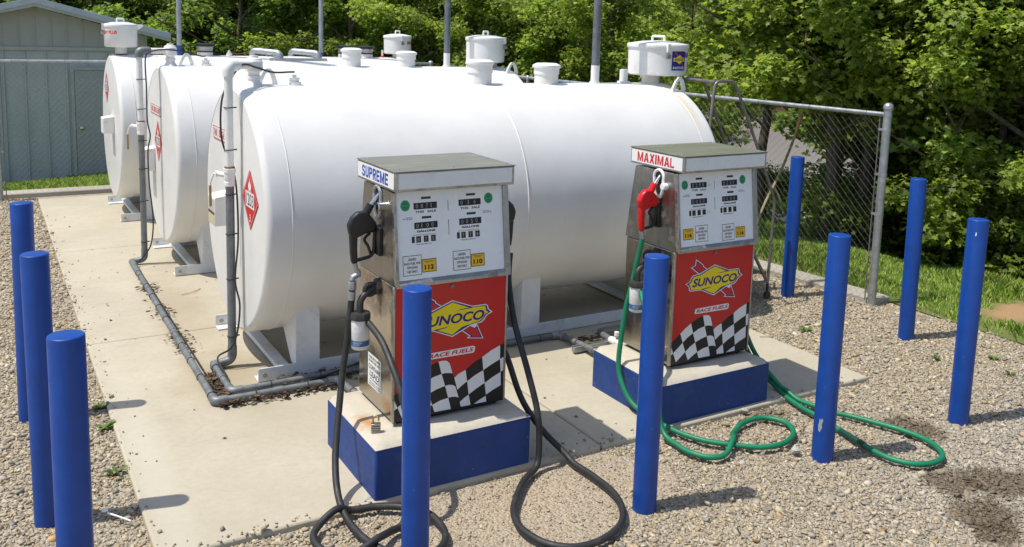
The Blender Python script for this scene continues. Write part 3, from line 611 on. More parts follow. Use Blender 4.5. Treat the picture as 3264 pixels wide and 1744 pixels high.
TT = TZ + TR
def tank_tops(t, x0, yc, k):
    dx = x0 - .90
    vent_cap(t, 2.835 + dx, yc, TT, TT + .195, .103)
    vent_cap(t, 3.462 + dx, yc, TT, TT + .17, .105)
    pole_on(t, 3.955 + dx, yc, TT, 6.0, .034, M['pole'], .1, M['white'], .15)
    fitting(t, "gauge_cap", 4.262 + dx, yc, TT, [(.055, .045), (.036, .10), (.03, .004)], M['white'])
    fitting(t, "fill_riser", 4.83 - .20 + dx if k == 2 else 4.60 + dx, yc + .12, TT - .01, [(.05, .04), (.034, .04), (.048, .03), (.04, .02)], M['white'])
    mb = MB(); lug(mb, 4.66 + dx - .03, yc - .30, TT - .06); part("lifting_lug", mb, M['white'], t); mb = MB(); lug(mb, 1.18 + dx, yc + .10, TT - .015); part("lifting_lug", mb, M['white'], t)
    fitting(t, "probe_fitting", 1.341 + dx, yc, TT, [(.075, .032), (.05, .018), (.034, .02), (.042, .012), (.018, .02)], M['white'])
    return t

t1 = tank(1, .90, 4.70, 2.38, "nearest white horizontal fuel tank, right behind the two pumps"); tank_tops(t1, .90, 2.38, 1)
funnel(t1, 4.63, 2.38, 2.245, .262, 1.98, TT, .076, text="STANDARD", tmat=M['violet'], tang=-1.43, lock_ang=-1.93, sticker=True, handle_ang=-1.1, neck=(-.065, 0))
placard(t1, .90, 1.892, 1.197); cap_sign(t1, .90, 2.64, 1.535, "TANK 1  2000 GAL CAPACITY"); doc_box(t1, .90, 2.38, 2.58, .93, 1.15)
t2 = tank(2, .885, 4.685, 5.20, "middle white horizontal fuel tank, between the nearest and farthest tanks"); tank_tops(t2, .885, 5.20, 2)
funnel(t2, 4.43, 5.20, 2.235, .222, 1.965, TT, .08, lock_ang=-.9, handle_ang=.5)
placard(t2, .885, 5.27, 1.172); cap_sign(t2, .885, 5.36, 1.47, "TANK 2  2000 GAL CAPACITY"); doc_box(t2, .885, 5.48, 5.68, .85, 1.08)
t3 = tank(3, .755, 4.555, 7.80, "farthest white horizontal fuel tank, nearest the shed, with black fill caps on top")
placard(t3, .755, 8.10, 1.50, .185); doc_box(t3, .755, 7.48, 7.70, 1.0, 1.20, worn=False)
funnel(t3, .895, 7.80, 2.26, .185, 2.0, TT, .066, text="VICTORY PLUS"[5:], tmat=M['ored'], tang=-2.85, lock_ang=3.3, handle_ang=.3, hinge_ang=-.45, th=.04)
mb = MB(); mb.lathe([(.07, TT - .01), (.07, TT + .012)], (.895, 7.80, 0), 'Z', 20); part("rust_ring", mb, M['rust'], t3)
funnel(t3, 4.46, 7.80, 2.20, .19, 1.96, TT, .07, text="MAXIMAL", tmat=M['decred'], tang=-1.2, lock_ang=-1.63, handle_ang=.4)
for x in (1.865, 3.70, 3.995):
    mb = MB(); mb.lathe([(.092, TT - .03), (.092, TT + .04)], (x, 7.8, 0), 'Z', 24); c_ = part("fill_pipe", mb, M['white'], t3)
    mb = MB(); mb.lathe([(.093, TT + .04), (.0935, TT + .06)], (x, 7.8, 0), 'Z', 24); part("rust_band", mb, M['rust'], c_)
    mb = MB(); mb.lathe([(.09, TT + .06), (.098, TT + .112)], (x, 7.8, 0), 'Z', 24); part("collar", mb, M['galv'], c_)
    mb = MB(); mb.lathe([(.108, TT + .112), (.118, TT + .118), (.118, TT + .142), (.09, TT + .15), (.001, TT + .152)], (x, 7.8, 0), 'Z', 24); part("black_cap", mb, M['black'], c_)
for x, h in ((1.56, .14), (3.36, .07)):
    pole_on(t3, x, 7.8, TT - .02, 6.0, .03, M['polelite'], .1, M['poleblue'], h)
for x in (2.59, 3.10):
    mb = MB(); mb.tube(round_path([(x - .10, 7.95, TT - .1), (x - .10, 7.95, TT + .065), (x + .17, 7.62, TT + .045), (x + .17, 7.62, TT - .2)], .06), .042, 14); part("return_pipe", mb, M['galv'], t3)
mb = MB(); mb.box(2.6, 3.35, 7.52, 7.55, TT - .055, TT - .012); part("pipe_bracket", mb, M['galv'], t3, bevel=.003)
fitting(t3, "spring_fitting", 2.16, 7.8, TT, [(.05, .03), (.035, .03), (.022, .02), (.012, .02)], M['whiterust'])
mb = MB(); mb.tube(spline([(2.16, 7.8, TT + .05), (2.24, 7.83, TT + .025), (2.34, 7.87, TT + .03), (2.49, 7.93, TT + .07)]), .004, 6); part("copper_wire", mb, M['copper'], t3)
fitting(t3, "red_gauge", 4.235, 7.8, TT, [(.03, .035), (.026, .012)], M['decred']); fitting(t3, "gauge_glass", 4.235, 7.8, TT + .04, [(.013, .09)], M['white'])

# ------------------------------------------------------------------ fuel pipes
def cable_tie(mb, x, y, z, r, axis='Z'):
    mb.torus_arc((x, y, z), r + .002, .0035, axis, 0, 6.2832, 18, 5)
    mb.box(x + r - .002, x + r + .022, y - .006, y + .002, z - .004, z + .004)
def riser(label, x, y, xt, yt, zt, foot, horiz_gray=False):
    """standpipe with ball valve, top return to the tank union and a pipe run on the slab"""
    r = .028; rf = .0225; t = thing("fuel_pipe", (x, y, 0), label, "fuel pipe", "steel fuel pipes from tank to pump")
    mb = MB(); mb.tube([(x, y, .12), (x, y, 1.27)], r, 18); lo = part("lower_standpipe", mb, M['galvdull'], t)
    mb = MB(); mb.tube([(x, y, 1.37), (x, y, 2.0)], r, 18); up = part("upper_standpipe", mb, M['white'], t)
    mb = MB(); mb.lathe([(r * 1.1, 1.255), (r * 1.3, 1.26), (r * 1.3, 1.285), (r * 1.18, 1.29), (r * 1.3, 1.30), (r * 1.3, 1.345), (r * 1.45, 1.35), (r * 1.45, 1.375), (r * 1.05, 1.378)], (x, y, 0), 'Z', 12)
    mb.tube([(x, y, 1.325), (x - .07, y + .06, 1.335)], .017, 10); v = part("ball_valve", mb, M['white'], t, smooth=25)
    mb = MB(); mb.lathe([(r * 1.04, 1.376), (r * 1.25, 1.38), (r * 1.2, 1.386), (r * 1.02, 1.39)], (x, y, 0), 'Z', 16); part("rust_ring", mb, M['rust'], v)
    mb = MB(); mb.lathe([(.02, -.01), (.02, .01)], (x - .07, y + .06, 1.335), 'X', 10); part("valve_nut", mb, M['whiterust'], v)
    mb = MB(); hx, hy = x - .085, y + .075
    mb.tube([(hx, hy, 1.335), (hx - .012, hy + .01, 1.30), (hx - .022, hy + .018, 1.265), (hx - .022, hy + .018, 1.25)], .007, 8); h_ = part("valve_handle", mb, M['white'], v)
    mb = MB(); mb.tube([(hx - .022, hy + .018, 1.252), (hx - .022, hy + .018, 1.11)], .009, 8); part("handle_grip", mb, M['brass'], h_)
    # top elbow, horizontal, union, stub
    mb = MB(); d = (Vector((xt, yt, 0)) - Vector((x, y, 0))).normalized()
    mb.tube(round_path([(x, y, 1.985), (x, y, zt), (x + d.x * .1, y + d.y * .1, zt)], .05), r * 1.35, 18); part("elbow", mb, M['white'] if not horiz_gray else M['galvdull'], t)
    mb = MB(); mb.tube([(x + d.x * .095, y + d.y * .095, zt), (xt, yt, zt)], r, 16); part("top_pipe", mb, M['whiterust'], t)
    mb = MB(); mb.lathe([(.034, TT - .03), (.062, TT - .005), (.04, TT + .03), (.038, TT + .045), (.046, TT + .046), (.046, TT + .066), (.036, TT + .07), (.042, TT + .09), (.06, TT + .10), (.06, TT + .165), (.056, TT + .17), (.05, TT + .185), (.03, TT + .19), (.03, TT + .205), (.001, TT + .206)], (xt, yt, 0), 'Z', 20); part("union", mb, M['white'], t, smooth=30)
    # foot
    P = [(x, y, .15), (x, y, .05)] + foot
    mb = MB(); q_ = round_path(P[:3], .045) + [Vector(P[2]).lerp(Vector(P[3]), .12)]; mb.tube(q_, [r * 1.1] * (len(q_) - 2) + [rf * 1.3, rf * 1.3], 18); part("foot_elbow", mb, M['galvdull'], t)
    mb = MB(); mb.tube(round_path(P[2:], .05), rf, 16)
    part("floor_pipe", mb, M['galvdull'], t)
    for i in range(2, len(P) - 1):
        a = Vector(P[i]); mb = MB()
        mb.tube(round_path([a + (Vector(P[i - 1]) - a).normalized() * .07, a, a + (Vector(P[i + 1]) - a).normalized() * .07], .05), rf * 1.3, 16)
        if not (abs(P[i - 1][1] - P[i + 1][1]) < .05): part("pipe_elbow", mb, M['galvdull'] if i < 4 else M['galv'], t)
    # couplings along the longest run
    mb = MB()
    for i in range(2, len(P) - 1):
        a, b = Vector(P[i]), Vector(P[i + 1]); L = (b - a).length
        for q in ([.33, .62] if L > 2.5 else [.5] if L > .5 else []):
            c_ = a.lerp(b, q); e = (b - a).normalized() * .045; mb = MB(); mb.tube([c_ - e * .6, c_ + e * .6], rf * 1.16, 14); part("coupling", mb, M['galvdull'], t)
    for z in (.22, .62, .93, 1.2, 1.5, 1.78): mb = MB(); cable_tie(mb, x, y, z, r); part("cable_tie", mb, M['black'], t)
    for i in range(2, len(P) - 1):
        a, b = Vector(P[i]), Vector(P[i + 1]); L = (b - a).length; ax = 'X' if abs(b.x - a.x) > abs(b.y - a.y) else 'Y'
        for q in np.arange(.25, L - .1, .33): c_ = a.lerp(b, q / L); mb = MB(); mb.torus_arc(c_, rf + .002, .003, ax, 0, 6.2832, 14, 5); part("cable_tie", mb, M['black'], t)
    return t
R1 = riser("steel pipe with white valve at the nearest tank, its short run on the slab", .825, 2.12, 1.055, 2.36, 2.052, [(.70, 2.13, .032), (.70, 1.62, .032), (1.75, 1.64, .032), (3.17, 1.62, .032), (3.17, .746, .08)])
R2 = riser("steel fuel pipe with white valve at the middle tank, its long run along the slab", .715, 5.15, 1.0, 5.19, 2.045, [(.60, 5.16, .032), (.575, 1.51, .032), (1.36, 1.51, .032), (1.40, .731, .06)], horiz_gray=True)
# third line from the pump with the MAXIMAL sign
t = thing("fuel_pipe", (3.45, 1.5, 0), "short steel fuel pipe with white elbow lying behind the pump with the MAXIMAL sign", "fuel pipe", "steel fuel pipes from tank to pump")
mb = MB(); mb.tube(round_path([(4.6, 1.50, .04), (3.45, 1.50, .05), (3.42, 1.30, .055)], .05), .026, 14); part("floor_pipe", mb, M['galvdull'], t)
mb = MB(); mb.tube([(3.42, 1.31, .056), (3.40, .746, .09)], .022, 14); mb.lathe([(.026, -.04), (.031, -.02), (.031, .02), (.026, .04)], (3.415, 1.25, .06), 'Y', 12); mb.lathe([(.018, 0), (.018, .03)], (3.415, 1.22, .11), 'Z', 10); part("white_nipple", mb, M['white'], t)
# black sensor cables
def cable(label, pts, r=.0065):
    o = part("sensor_cable", MB().tube(spline(pts, 8), r, 8), M['rubber']); tag(o, label, "cable", "black cables tied to the standpipes")
cable("black cable looping from the nearest tank's top fitting down its standpipe", [(1.341, 2.37, 2.0), (1.30, 2.36, 2.0), (1.18, 2.33, 2.0), (1.05, 2.27, 2.035), (.95, 2.20, 2.06), (.90, 2.20, 2.02), (.86, 2.18, 1.97), (.815, 2.165, 1.90), (.785, 2.14, 1.82), (.775, 2.135, 1.70), (.782, 2.145, 1.58), (.81, 2.162, 1.48), (.855, 2.15, 1.36), (.868, 2.11, 1.2), (.865, 2.08, .9), (.842, 2.08, .62), (.865, 2.06, .45), (.85, 2.08, .25), (.80, 2.07, .15), (.72, 2.09, .09), (.735, 1.9, .03), (.74, 1.68, .03), (1.1, 1.56, .03), (1.75, 1.66, .10)])
cable("black cable looping from the middle tank's top fitting down its standpipe", [(1.326, 5.19, 2.0), (1.28, 5.18, 2.0), (1.12, 5.15, 2.04), (.95, 5.10, 2.06), (.82, 5.08, 2.045), (.762, 5.09, 1.98), (.765, 5.10, 1.7), (.765, 5.10, 1.4), (.785, 5.09, 1.25), (.763, 5.10, 1.1), (.765, 5.09, .8), (.79, 5.08, .45), (.765, 5.09, .2), (.69, 5.1, .08), (.625, 5.0, .03), (.62, 4.4, .03), (.625, 3.4, .025), (.62, 1.7, .03)])
# strut channel the pump pipes rest on
mb = MB(); mb.box(3.08, 3.52, 1.275, 1.315, .012, .045); mb.box(3.08, 3.52, 1.272, 1.278, .045, .055); mb.box(3.08, 3.52, 1.312, 1.318, .045, .055); o = part("strut_channel", mb, M['galv'], bevel=.002); tag(o, "short galvanised strut channel under the pipes behind the MAXIMAL pump", "strut")

# ------------------------------------------------------------------ plinths
def plinth(x0, x1, y0, y1, z1, label):
    t = thing("pump_plinth", ((x0 + x1) / 2, (y0 + y1) / 2, 0), label, "plinth", "blue painted concrete pump plinths")
    mb = MB(); mb.box(x0, x1, y0, y1, -.12, z1 - .022); part("painted_base", mb, M['plinthblue'], t, bevel=.012)
    # rounded, slightly uneven bare top
    n = 14; xs = np.linspace(x0 + .001, x1 - .001, n * 2); ys = np.linspace(y0 + .001, y1 - .001, n * 2); mb = MB(); V = []
    for x in xs:
        for y in ys:
            e = min(x - x0, x1 - x, y - y0, y1 - y); z = z1 - .022 * (1 - min(1, e / .026)) ** 2 * 1.0 + .0018 * math.sin(x * 31) * math.sin(y * 27)
            V.append((x, y, z if e > .0015 else z1 - .024))
    m_ = len(ys); mb.add(V, [(i * m_ + j, (i + 1) * m_ + j, (i + 1) * m_ + j + 1, i * m_ + j + 1) for i in range(len(xs) - 1) for j in range(m_ - 1)]); part("bare_top", mb, M['plinthtop'], t, smooth=70)
    return t
plinth(1.019, 1.92, .013, .731, .288, "blue painted concrete plinth under the SUPREME pump, with a rust stain on top")
plinth(2.856, 3.754, .037, .746, .275, "blue painted concrete plinth under the MAXIMAL pump")

# ------------------------------------------------------------------ pumps
LOGO = {'Wo': [(.091, .535), (.123, .549), (.139, .576), (.153, .586), (.198, .589), (.327, .636), (.447, .59), (.53, .589), (.543, .579), (.547, .561), (.573, .54), (.54, .526), (.522, .501), (.507, .49), (.444, .483), (.332, .435), (.221, .481), (.139, .483), (.123, .49), (.118, .517)],
'Bl': [(.099, .534), (.128, .546), (.145, .573), (.158, .581), (.201, .584), (.328, .63), (.448, .585), (.529, .583), (.537, .578), (.541, .56), (.561, .541), (.534, .529), (.515, .504), (.503, .496), (.442, .488), (.331, .441), (.221, .486), (.14, .488), (.129, .494), (.124, .519)],
'Ye': [(.12, .533), (.138, .542), (.151, .57), (.162, .575), (.206, .578), (.328, .624), (.428, .583), (.527, .578), (.531, .56), (.532, .551), (.549, .541), (.527, .535), (.51, .509), (.5, .502), (.39, .482), (.331, .447), (.236, .486), (.142, .493), (.136, .497), (.133, .518)],
'Sl1': [(.351, .575), (.382, .581), (.448, .583), (.448, .579)], 'Sl2': [(.221, .488), (.315, .495), (.289, .489), (.236, .483)],
'Atw': [(.167, .687), (.231, .644), (.235, .634), (.284, .6), (.221, .578), (.206, .584), (.186, .594), (.129, .636), (.164, .647)],
'Atb': [(.172, .677), (.226, .642), (.229, .632), (.273, .601), (.221, .583), (.209, .589), (.191, .598), (.139, .635), (.17, .644)],
'Atr': [(.177, .665), (.22, .638), (.224, .628), (.262, .601), (.221, .588), (.213, .593), (.196, .602), (.151, .632), (.176, .64)],
'Ahw': [(.384, .464), (.434, .424), (.419, .414), (.52, .398), (.48, .485), (.465, .471), (.441, .484)],
'Ahb': [(.391, .464), (.443, .423), (.431, .416), (.513, .403), (.479, .476), (.466, .464), (.433, .481)],
'Ahr': [(.399, .465), (.451, .423), (.444, .419), (.503, .41), (.477, .467), (.465, .46), (.429, .479)], 'Ahn': [(.443, .481), (.469, .486), (.478, .481), (.463, .467)],
'pill': [(.18, .339), (.187, .364), (.461, .366), (.472, .357), (.467, .332), (.458, .327), (.189, .33)],
'base': [(.004, .161), (.004, .17), (.073, .22), (.113, .25), (.157, .275), (.205, .297), (.254, .311), (.28, .312), (.304, .307), (.32, .29), (.349, .205), (.376, .224), (.416, .238), (.463, .27), (.516, .293), (.57, .322), (.626, .342), (.651, .350), (.651, .028), (.004, .028)]}
WHITES = [[(.004, .145), (.023, .1), (.004, .088)], [(.023, .101), (.096, .158), (.121, .094), (.049, .039)], [(.073, .22), (.113, .25), (.157, .275), (.178, .208), (.135, .187), (.096, .158)],
[(.121, .094), (.158, .122), (.2, .144), (.221, .078), (.182, .058), (.147, .036)], [(.178, .208), (.222, .23), (.273, .24), (.295, .17), (.246, .16), (.2, .144)], [(.221, .078), (.267, .094), (.315, .1), (.332, .034), (.235, .036)],
[(.254, .311), (.28, .312), (.304, .307), (.32, .29), (.338, .232), (.317, .238), (.293, .241), (.273, .24)], [(.295, .17), (.318, .172), (.342, .166), (.357, .155), (.377, .09), (.359, .098), (.336, .101), (.315, .1)],
[(.349, .205), (.376, .224), (.416, .238), (.427, .172), (.397, .155), (.369, .135)], [(.385, .063), (.411, .081), (.438, .095), (.451, .034), (.392, .035)], [(.427, .172), (.474, .198), (.525, .218), (.535, .143), (.487, .122), (.438, .095)],
[(.47, .035), (.505, .053), (.544, .068), (.548, .034)], [(.516, .293), (.57, .322), (.626, .342), (.628, .263), (.577, .243), (.525, .218)], [(.535, .143), (.583, .168), (.634, .189), (.637, .112), (.59, .095), (.545, .074)], [(.628, .263), (.65, .272), (.65, .196), (.634, .189)]]
PW = .655; PD = .487
def pump(x0, y0, z0, label, sign, signmat, topmat, sale, gal, price, lab, lowmat, sidemat, ry=.22, fo=(-.113, -.018), cx=(-.013, .017)):
    t = thing("fuel_pump", (x0 + PW / 2, y0 + PD / 2, z0), label, "fuel pump", "old fuel pumps with red doors")
    L = lambda x, y, z: (x0 + x, y0 + y, z0 + z)
    def bx(mb, a, b, c, d, e, f): return mb.box(x0 + a, x0 + b, y0 + c, y0 + d, z0 + e, z0 + f)
    mb = MB(); bx(mb, .03, PW - .03, .03, PD - .03, 0, .025); part("base_frame", mb, M['black'], t)
    mb = MB(); bx(mb, 0, PW, .012, PD, .022, .742); low = part("lower_cabinet", mb, lowmat, t, bevel=.004)
    # red door with frame
    mb = MB(); bx(mb, .004, PW - .004, .001, .0118, .024, .736); door = part("front_door", mb, M['red'], t, smooth=0)
    for a_ in (-.008, PW - .004):
        mb = MB(); bx(mb, a_, a_ + .012, -.004, .02, .022, .738); part("door_frame", mb, M['steeltrim'], door, bevel=.002)
    F = lambda pts, o: [L(u, .001 - o, v) for u, v in pts]
    mb = MB(); mb.lathe([(.011, 0), (.011, -.004), (.007, -.005)], L(.325, .001, .712), 'Y', 16); part("door_lock", mb, M['galvdull'], door)
    mb = MB(); mb.poly(F(LOGO['base'], .0005)); mb.box(*[v for p in zip(L(.004, 0, .024), L(PW - .004, .0006, .030)) for v in p]); part("chequer_black", mb, M['decblack'], door, smooth=0)
    mb = MB()
    for w in WHITES: mb.poly(F(w, .001))
    part("chequer_white", mb, M['decwhite'], door, smooth=0)
    mb = MB(); mb.cur = 0
    for k in ('Atw', 'Ahw', 'Wo'): mb.poly(F(LOGO[k], {'Atw': .0005, 'Ahw': .0006, 'Wo': .0014}[k]))
    mb.poly(F(LOGO['Ahn'], .0011)); mb.cur = 1
    for k in ('Atb', 'Ahb', 'Bl'): mb.poly(F(LOGO[k], {'Atb': .0008, 'Ahb': .0009, 'Bl': .0017}[k]))
    mb.cur = 2
    for k in ('Atr', 'Ahr'): mb.poly(F(LOGO[k], {'Atr': .0010, 'Ahr': .0012}[k]))
    mb.cur = 3; mb.poly(F(LOGO['Ye'], .0020)); mb.cur = 1
    for k in ('Sl1', 'Sl2'): mb.poly(F(LOGO[k], .0023))
    put_text(mb, "SUNOCO", L(.147, .001 - .0024, .507), (1, 0, 0), (0, 0, 1), .375, .054, .03, .22)
    part("door_emblem", mb, [M['decwhite'], M['ink'], M['decred'], M['yellow']], door, smooth=0)
    mb = MB(); mb.poly(F(LOGO['pill'], .0006)); pl = part("slogan_plate", mb, M['decwhite'], door, smooth=0)
    mb = MB(); put_text(mb, "RACE FUELS", L(.195, 0, .336), (1, 0, 0), (0, 0, 1), .266, .022, .03, .2, shift=(0, -.0001 + .001 - .0011, 0)); part("slogan_lettering", mb, M['decred'], pl, smooth=0)
    # head: trapezoid in profile
    zb, zt_ = .745, 1.225; yb0, yt0, yb1, yt1 = -.025, .035, PD + .02, PD - .055
    def yfr(z): return yb0 + (yt0 - yb0) * (z - zb) / (zt_ - zb)
    mb = MB(); mb.hexa([L(0, yb0 + .006, zb), L(PW, yb0 + .006, zb), L(PW, yb1, zb), L(0, yb1, zb), L(0, yt0 + .006, zt_), L(PW, yt0 + .006, zt_), L(PW, yt1, zt_), L(0, yt1, zt_)]); head = part("head_cabinet", mb, sidemat, t, bevel=.004)
    def FP(u, z, o=0.0): return L(u, yfr(z) - o, z)
    mb = MB()  # stainless surround
    for (u0, u1, a, b) in ((-.004, .012, zb, zt_), (PW - .028, PW + .006, zb, zt_)):
        mb.hexa([FP(u0, a, .012), FP(u1, a, .012), FP(u1, a, -.02), FP(u0, a, -.02), FP(u0, b, .012), FP(u1, b, .012), FP(u1, b, -.02), FP(u0, b, -.02)])
    mb.hexa([FP(.012, zb, .014), FP(PW - .028, zb, .014), FP(PW - .028, zb, -.02), FP(.012, zb, -.02), FP(.012, zb + .018, .016), FP(PW - .028, zb + .018, .016), FP(PW - .028, zb + .036, -.002), FP(.012, zb + .036, -.002)])
    part("head_frame", mb, M['steeltrim'], head, bevel=.0015)
    mb = MB(); mb.hexa([FP(.012, .78, .001), FP(PW - .028, .78, .001), FP(PW - .028, .78, -.006), FP(.012, .78, -.006), FP(.012, zt_, .001), FP(PW - .028, zt_, .001), FP(PW - .028, zt_, -.006), FP(.012, zt_, -.006)]); face = part("display_panel", mb, M['face'], head, smooth=0)
    def R_(mb, u0, u1, v0, v1, o): mb.poly([FP(u0, v0, o), FP(u1, v0, o), FP(u1, v1, o), FP(u0, v1, o)])
    uxx = Vector((1, 0, 0)); uzz = Vector((0, (yt0 - yb0), zt_ - zb)).normalized()
    def T_(mb, s, u, v, w, h, o, bold=.02, shear=0): put_text(mb, s, FP(u, v, o), uxx, uzz, w, h, bold, shear)
    for i, (du, dv) in enumerate(((.109, 1.133), (.365, 1.133), (.109, 1.034), (.365, 1.034))):
        mb = MB(); R_(mb, du, du + .131, dv, dv + .033, .0014); w = part("counter_window", mb, M['decblack'], face, smooth=0)
        mb = MB(); s = (sale + gal)[i]
        for j, chh in enumerate(s): T_(mb, chh, du + .012 + j * (.112 / len(s)), dv + .006, .0125 if chh != '1' else .004, .021, .0019, .0)
        part("counter_digits", mb, M['grey'], w, smooth=0)
    def cap(name, fn_list, mat=None):
        for f_ in fn_list:
            mb = MB(); f_(mb); part(name, mb, mat or M['decblack'], face, smooth=0)
    for u in (.118, .374):
        cap("sale_caption", [lambda mb: T_(mb, "THIS   SALE", u, 1.114, .116, .012, .0014, .03)]); cap("gallons_caption", [lambda mb: T_(mb, "GALLONS", u + .004, 1.016, .104, .011, .0014, .05)])
    for u in (.10, .357):
        cap("amount_caption", [lambda mb: T_(mb, "AMOUNT OF SALE DELIVERED IN GALLONS", u, 1.0, .125, .006, .0014, .0)]); cap("price_caption", [lambda mb: T_(mb, "PRICE INCLUDING TAX", u + .018, .953, .085, .006, .0014, .02)])
    for u0, v0, tip, bk in ((.06, 1.083, .044, .056), (.505, 1.086, .562, .550)):
        cap("side_caption", [lambda mb: (T_(mb, "THIS SIDE", u0, v0 + .008, .04, .005, .0014, .02), T_(mb, "THIS HOSE", u0, v0, .04, .005, .0014, .02), mb.poly([FP(tip, v0 + .005, .0014), FP(bk, v0 + .002, .0014), FP(bk, v0 + .008, .0014)]))])
    cap("divider_line", [lambda mb: R_(mb, .302, .305, 1.115, 1.169, .0014), lambda mb: R_(mb, .302, .305, .99, 1.069, .0014)])
    for u, v in ((.152, 1.183), (.41, 1.183), (.152, 1.084), (.41, 1.084)): cap("indicator_slot", [lambda mb: R_(mb, u, u + .054, v, v + .012, .0014)], M['brownblack'])
    for ub in (0, .257):
        for u0, u1 in ((.092, .109), (.117, .144), (.159, .186), (.2, .227)): cap("price_window", [lambda mb: R_(mb, u0 + ub, u1 + ub, .965, .997, .0014)], M['brownblack'])
    if price:
        mb = MB()
        for ub, s in ((0, price[0]), (.257, price[1])):
            for u0, chh in zip((.124, .166, .207), s): T_(mb, chh, u0 + ub, .971, .011 if chh != '1' else .004, .018, .0018, 0)
        part("price_digits", mb, M['grey'], face, smooth=0)
    for uc, vc in ((.063, 1.156), (.543, 1.163)):
        mb = MB(); mb.poly([FP(uc + .026 * math.cos(a), vc + .028 * math.sin(a), .0014) for a in np.linspace(0, 2 * math.pi, 33)[:-1]]); sp = part("round_seal", mb, M['green'], face, smooth=0)
        mb = MB(); T_(mb, "CALIBRATED", uc - .017, vc - .003, .034, .006, .0018, .02)
        for k in range(24):
            a = k / 24 * 6.2832; a2 = a + .14
            mb.poly([FP(uc + r_ * math.cos(x_), vc + r_ * 1.07 * math.sin(x_), .0018) for r_, x_ in ((.0195, a), (.0225, a), (.0225, a2), (.0195, a2))])
        part("seal_print", mb, M['greenlite'], sp, smooth=0)
    for (lu, yu, oct_, lv) in lab:
        mb = MB(); R_(mb, lu, lu + .104, lv, lv + .102, .0012); nb = part("notice_label", mb, M['decblack'], face, smooth=0)
        mb = MB(); R_(mb, lu + .003, lu + .101, lv + .003, lv + .099, .0016); part("notice_ground", mb, M['decwhite'], nb, smooth=0)
        mb = MB(); 
        for i, (s, w) in enumerate((("LEADED", .045), ("RACE FUEL FOR", .09), ("OFF-ROAD", .06), ("USE ONLY", .057))): T_(mb, s, lu + .052 - w / 2, lv + .076 - i * .0205, w, .0125, .002, .03)
        part("notice_lettering", mb, M['decblack'], nb, smooth=0)
        yv = lv + .010 + (.012 if lu > yu else 0)
        mb = MB(); R_(mb, yu, yu + .081, yv, yv + .067, .0021); ob_ = part("octane_label", mb, M['decblack'], face, smooth=0)
        mb = MB(); R_(mb, yu + .0035, yu + .0775, yv + .0035, yv + .0635, .0025); part("octane_ground", mb, M['amber'], ob_, smooth=0)
        mb = MB(); T_(mb, oct_, yu + .014, yv + .013, .053, .025, .0029, .045); T_(mb, "MINIMUM OCTANE RATING", yu + .012, yv + .054, .058, .004, .0029, .02); T_(mb, "(R+M)/2 METHOD", yu + .022, yv + .047, .038, .004, .0029, .02); part("octane_number", mb, M['decblack'], ob_, smooth=0)
    # canopy
    ca, cb, cy0, cy1, cz0, cz1 = cx[0], PW + cx[1], -.022, PD + .005, 1.236, 1.338
    mb = MB(); bx(mb, ca, cb, cy0, cy1, cz0, cz1 - .004); can = part("canopy", mb, M['steeltrim'], t, bevel=.003)
    mb = MB(); bx(mb, ca - .004, cb + .004, cy0 - .004, cy1 + .004, cz1 - .0035, cz1 + .003); part("canopy_top", mb, topmat, can, bevel=.002)
    mb = MB()
    for u, v in ((.03, .03), (.33, .02), (cb - .02, .03), (.03, .25), (.03, .45), (.33, .46), (cb - .02, .25), (cb - .02, .45)): mb.lathe([(.006, cz1 + .002), (.005, cz1 + .006), (.001, cz1 + .008)], (x0 + u, y0 + v, z0), 'Z', 10)
    for u in (ca + .008, cb - .008):
        for v in (cz0 + .02, cz1 - .03): mb.lathe([(.004, 0), (.004, -.003)], L(u, cy0, v), 'Y', 8)
    part("screw", mb, M['galv'], can)
    mb = MB(); bx(mb, ca + .018, cb - .016, cy0 - .002, cy0 + .001, cz0 + .014, cz1 - .01); part("canopy_front_panel", mb, M['canpanel'], can, smooth=0)
    mb = MB(); bx(mb, ca - .0025, ca + .001, cy0 + .012, cy1 - .012, cz0 + .012, cz1 - .012); sg = part("sign_panel", mb, M['decwhite'], can, smooth=0)
    wd = [{'M': 1.30, 'I': .36, 'X': 1.08, 'A': 1.1, 'L': .88, 'E': .92}.get(ch, 1.0) for ch in sign]; gp = .17; un = (PD - .13) / (sum(wd) + gp * (len(sign) - 1)); u = 0; hh = .060
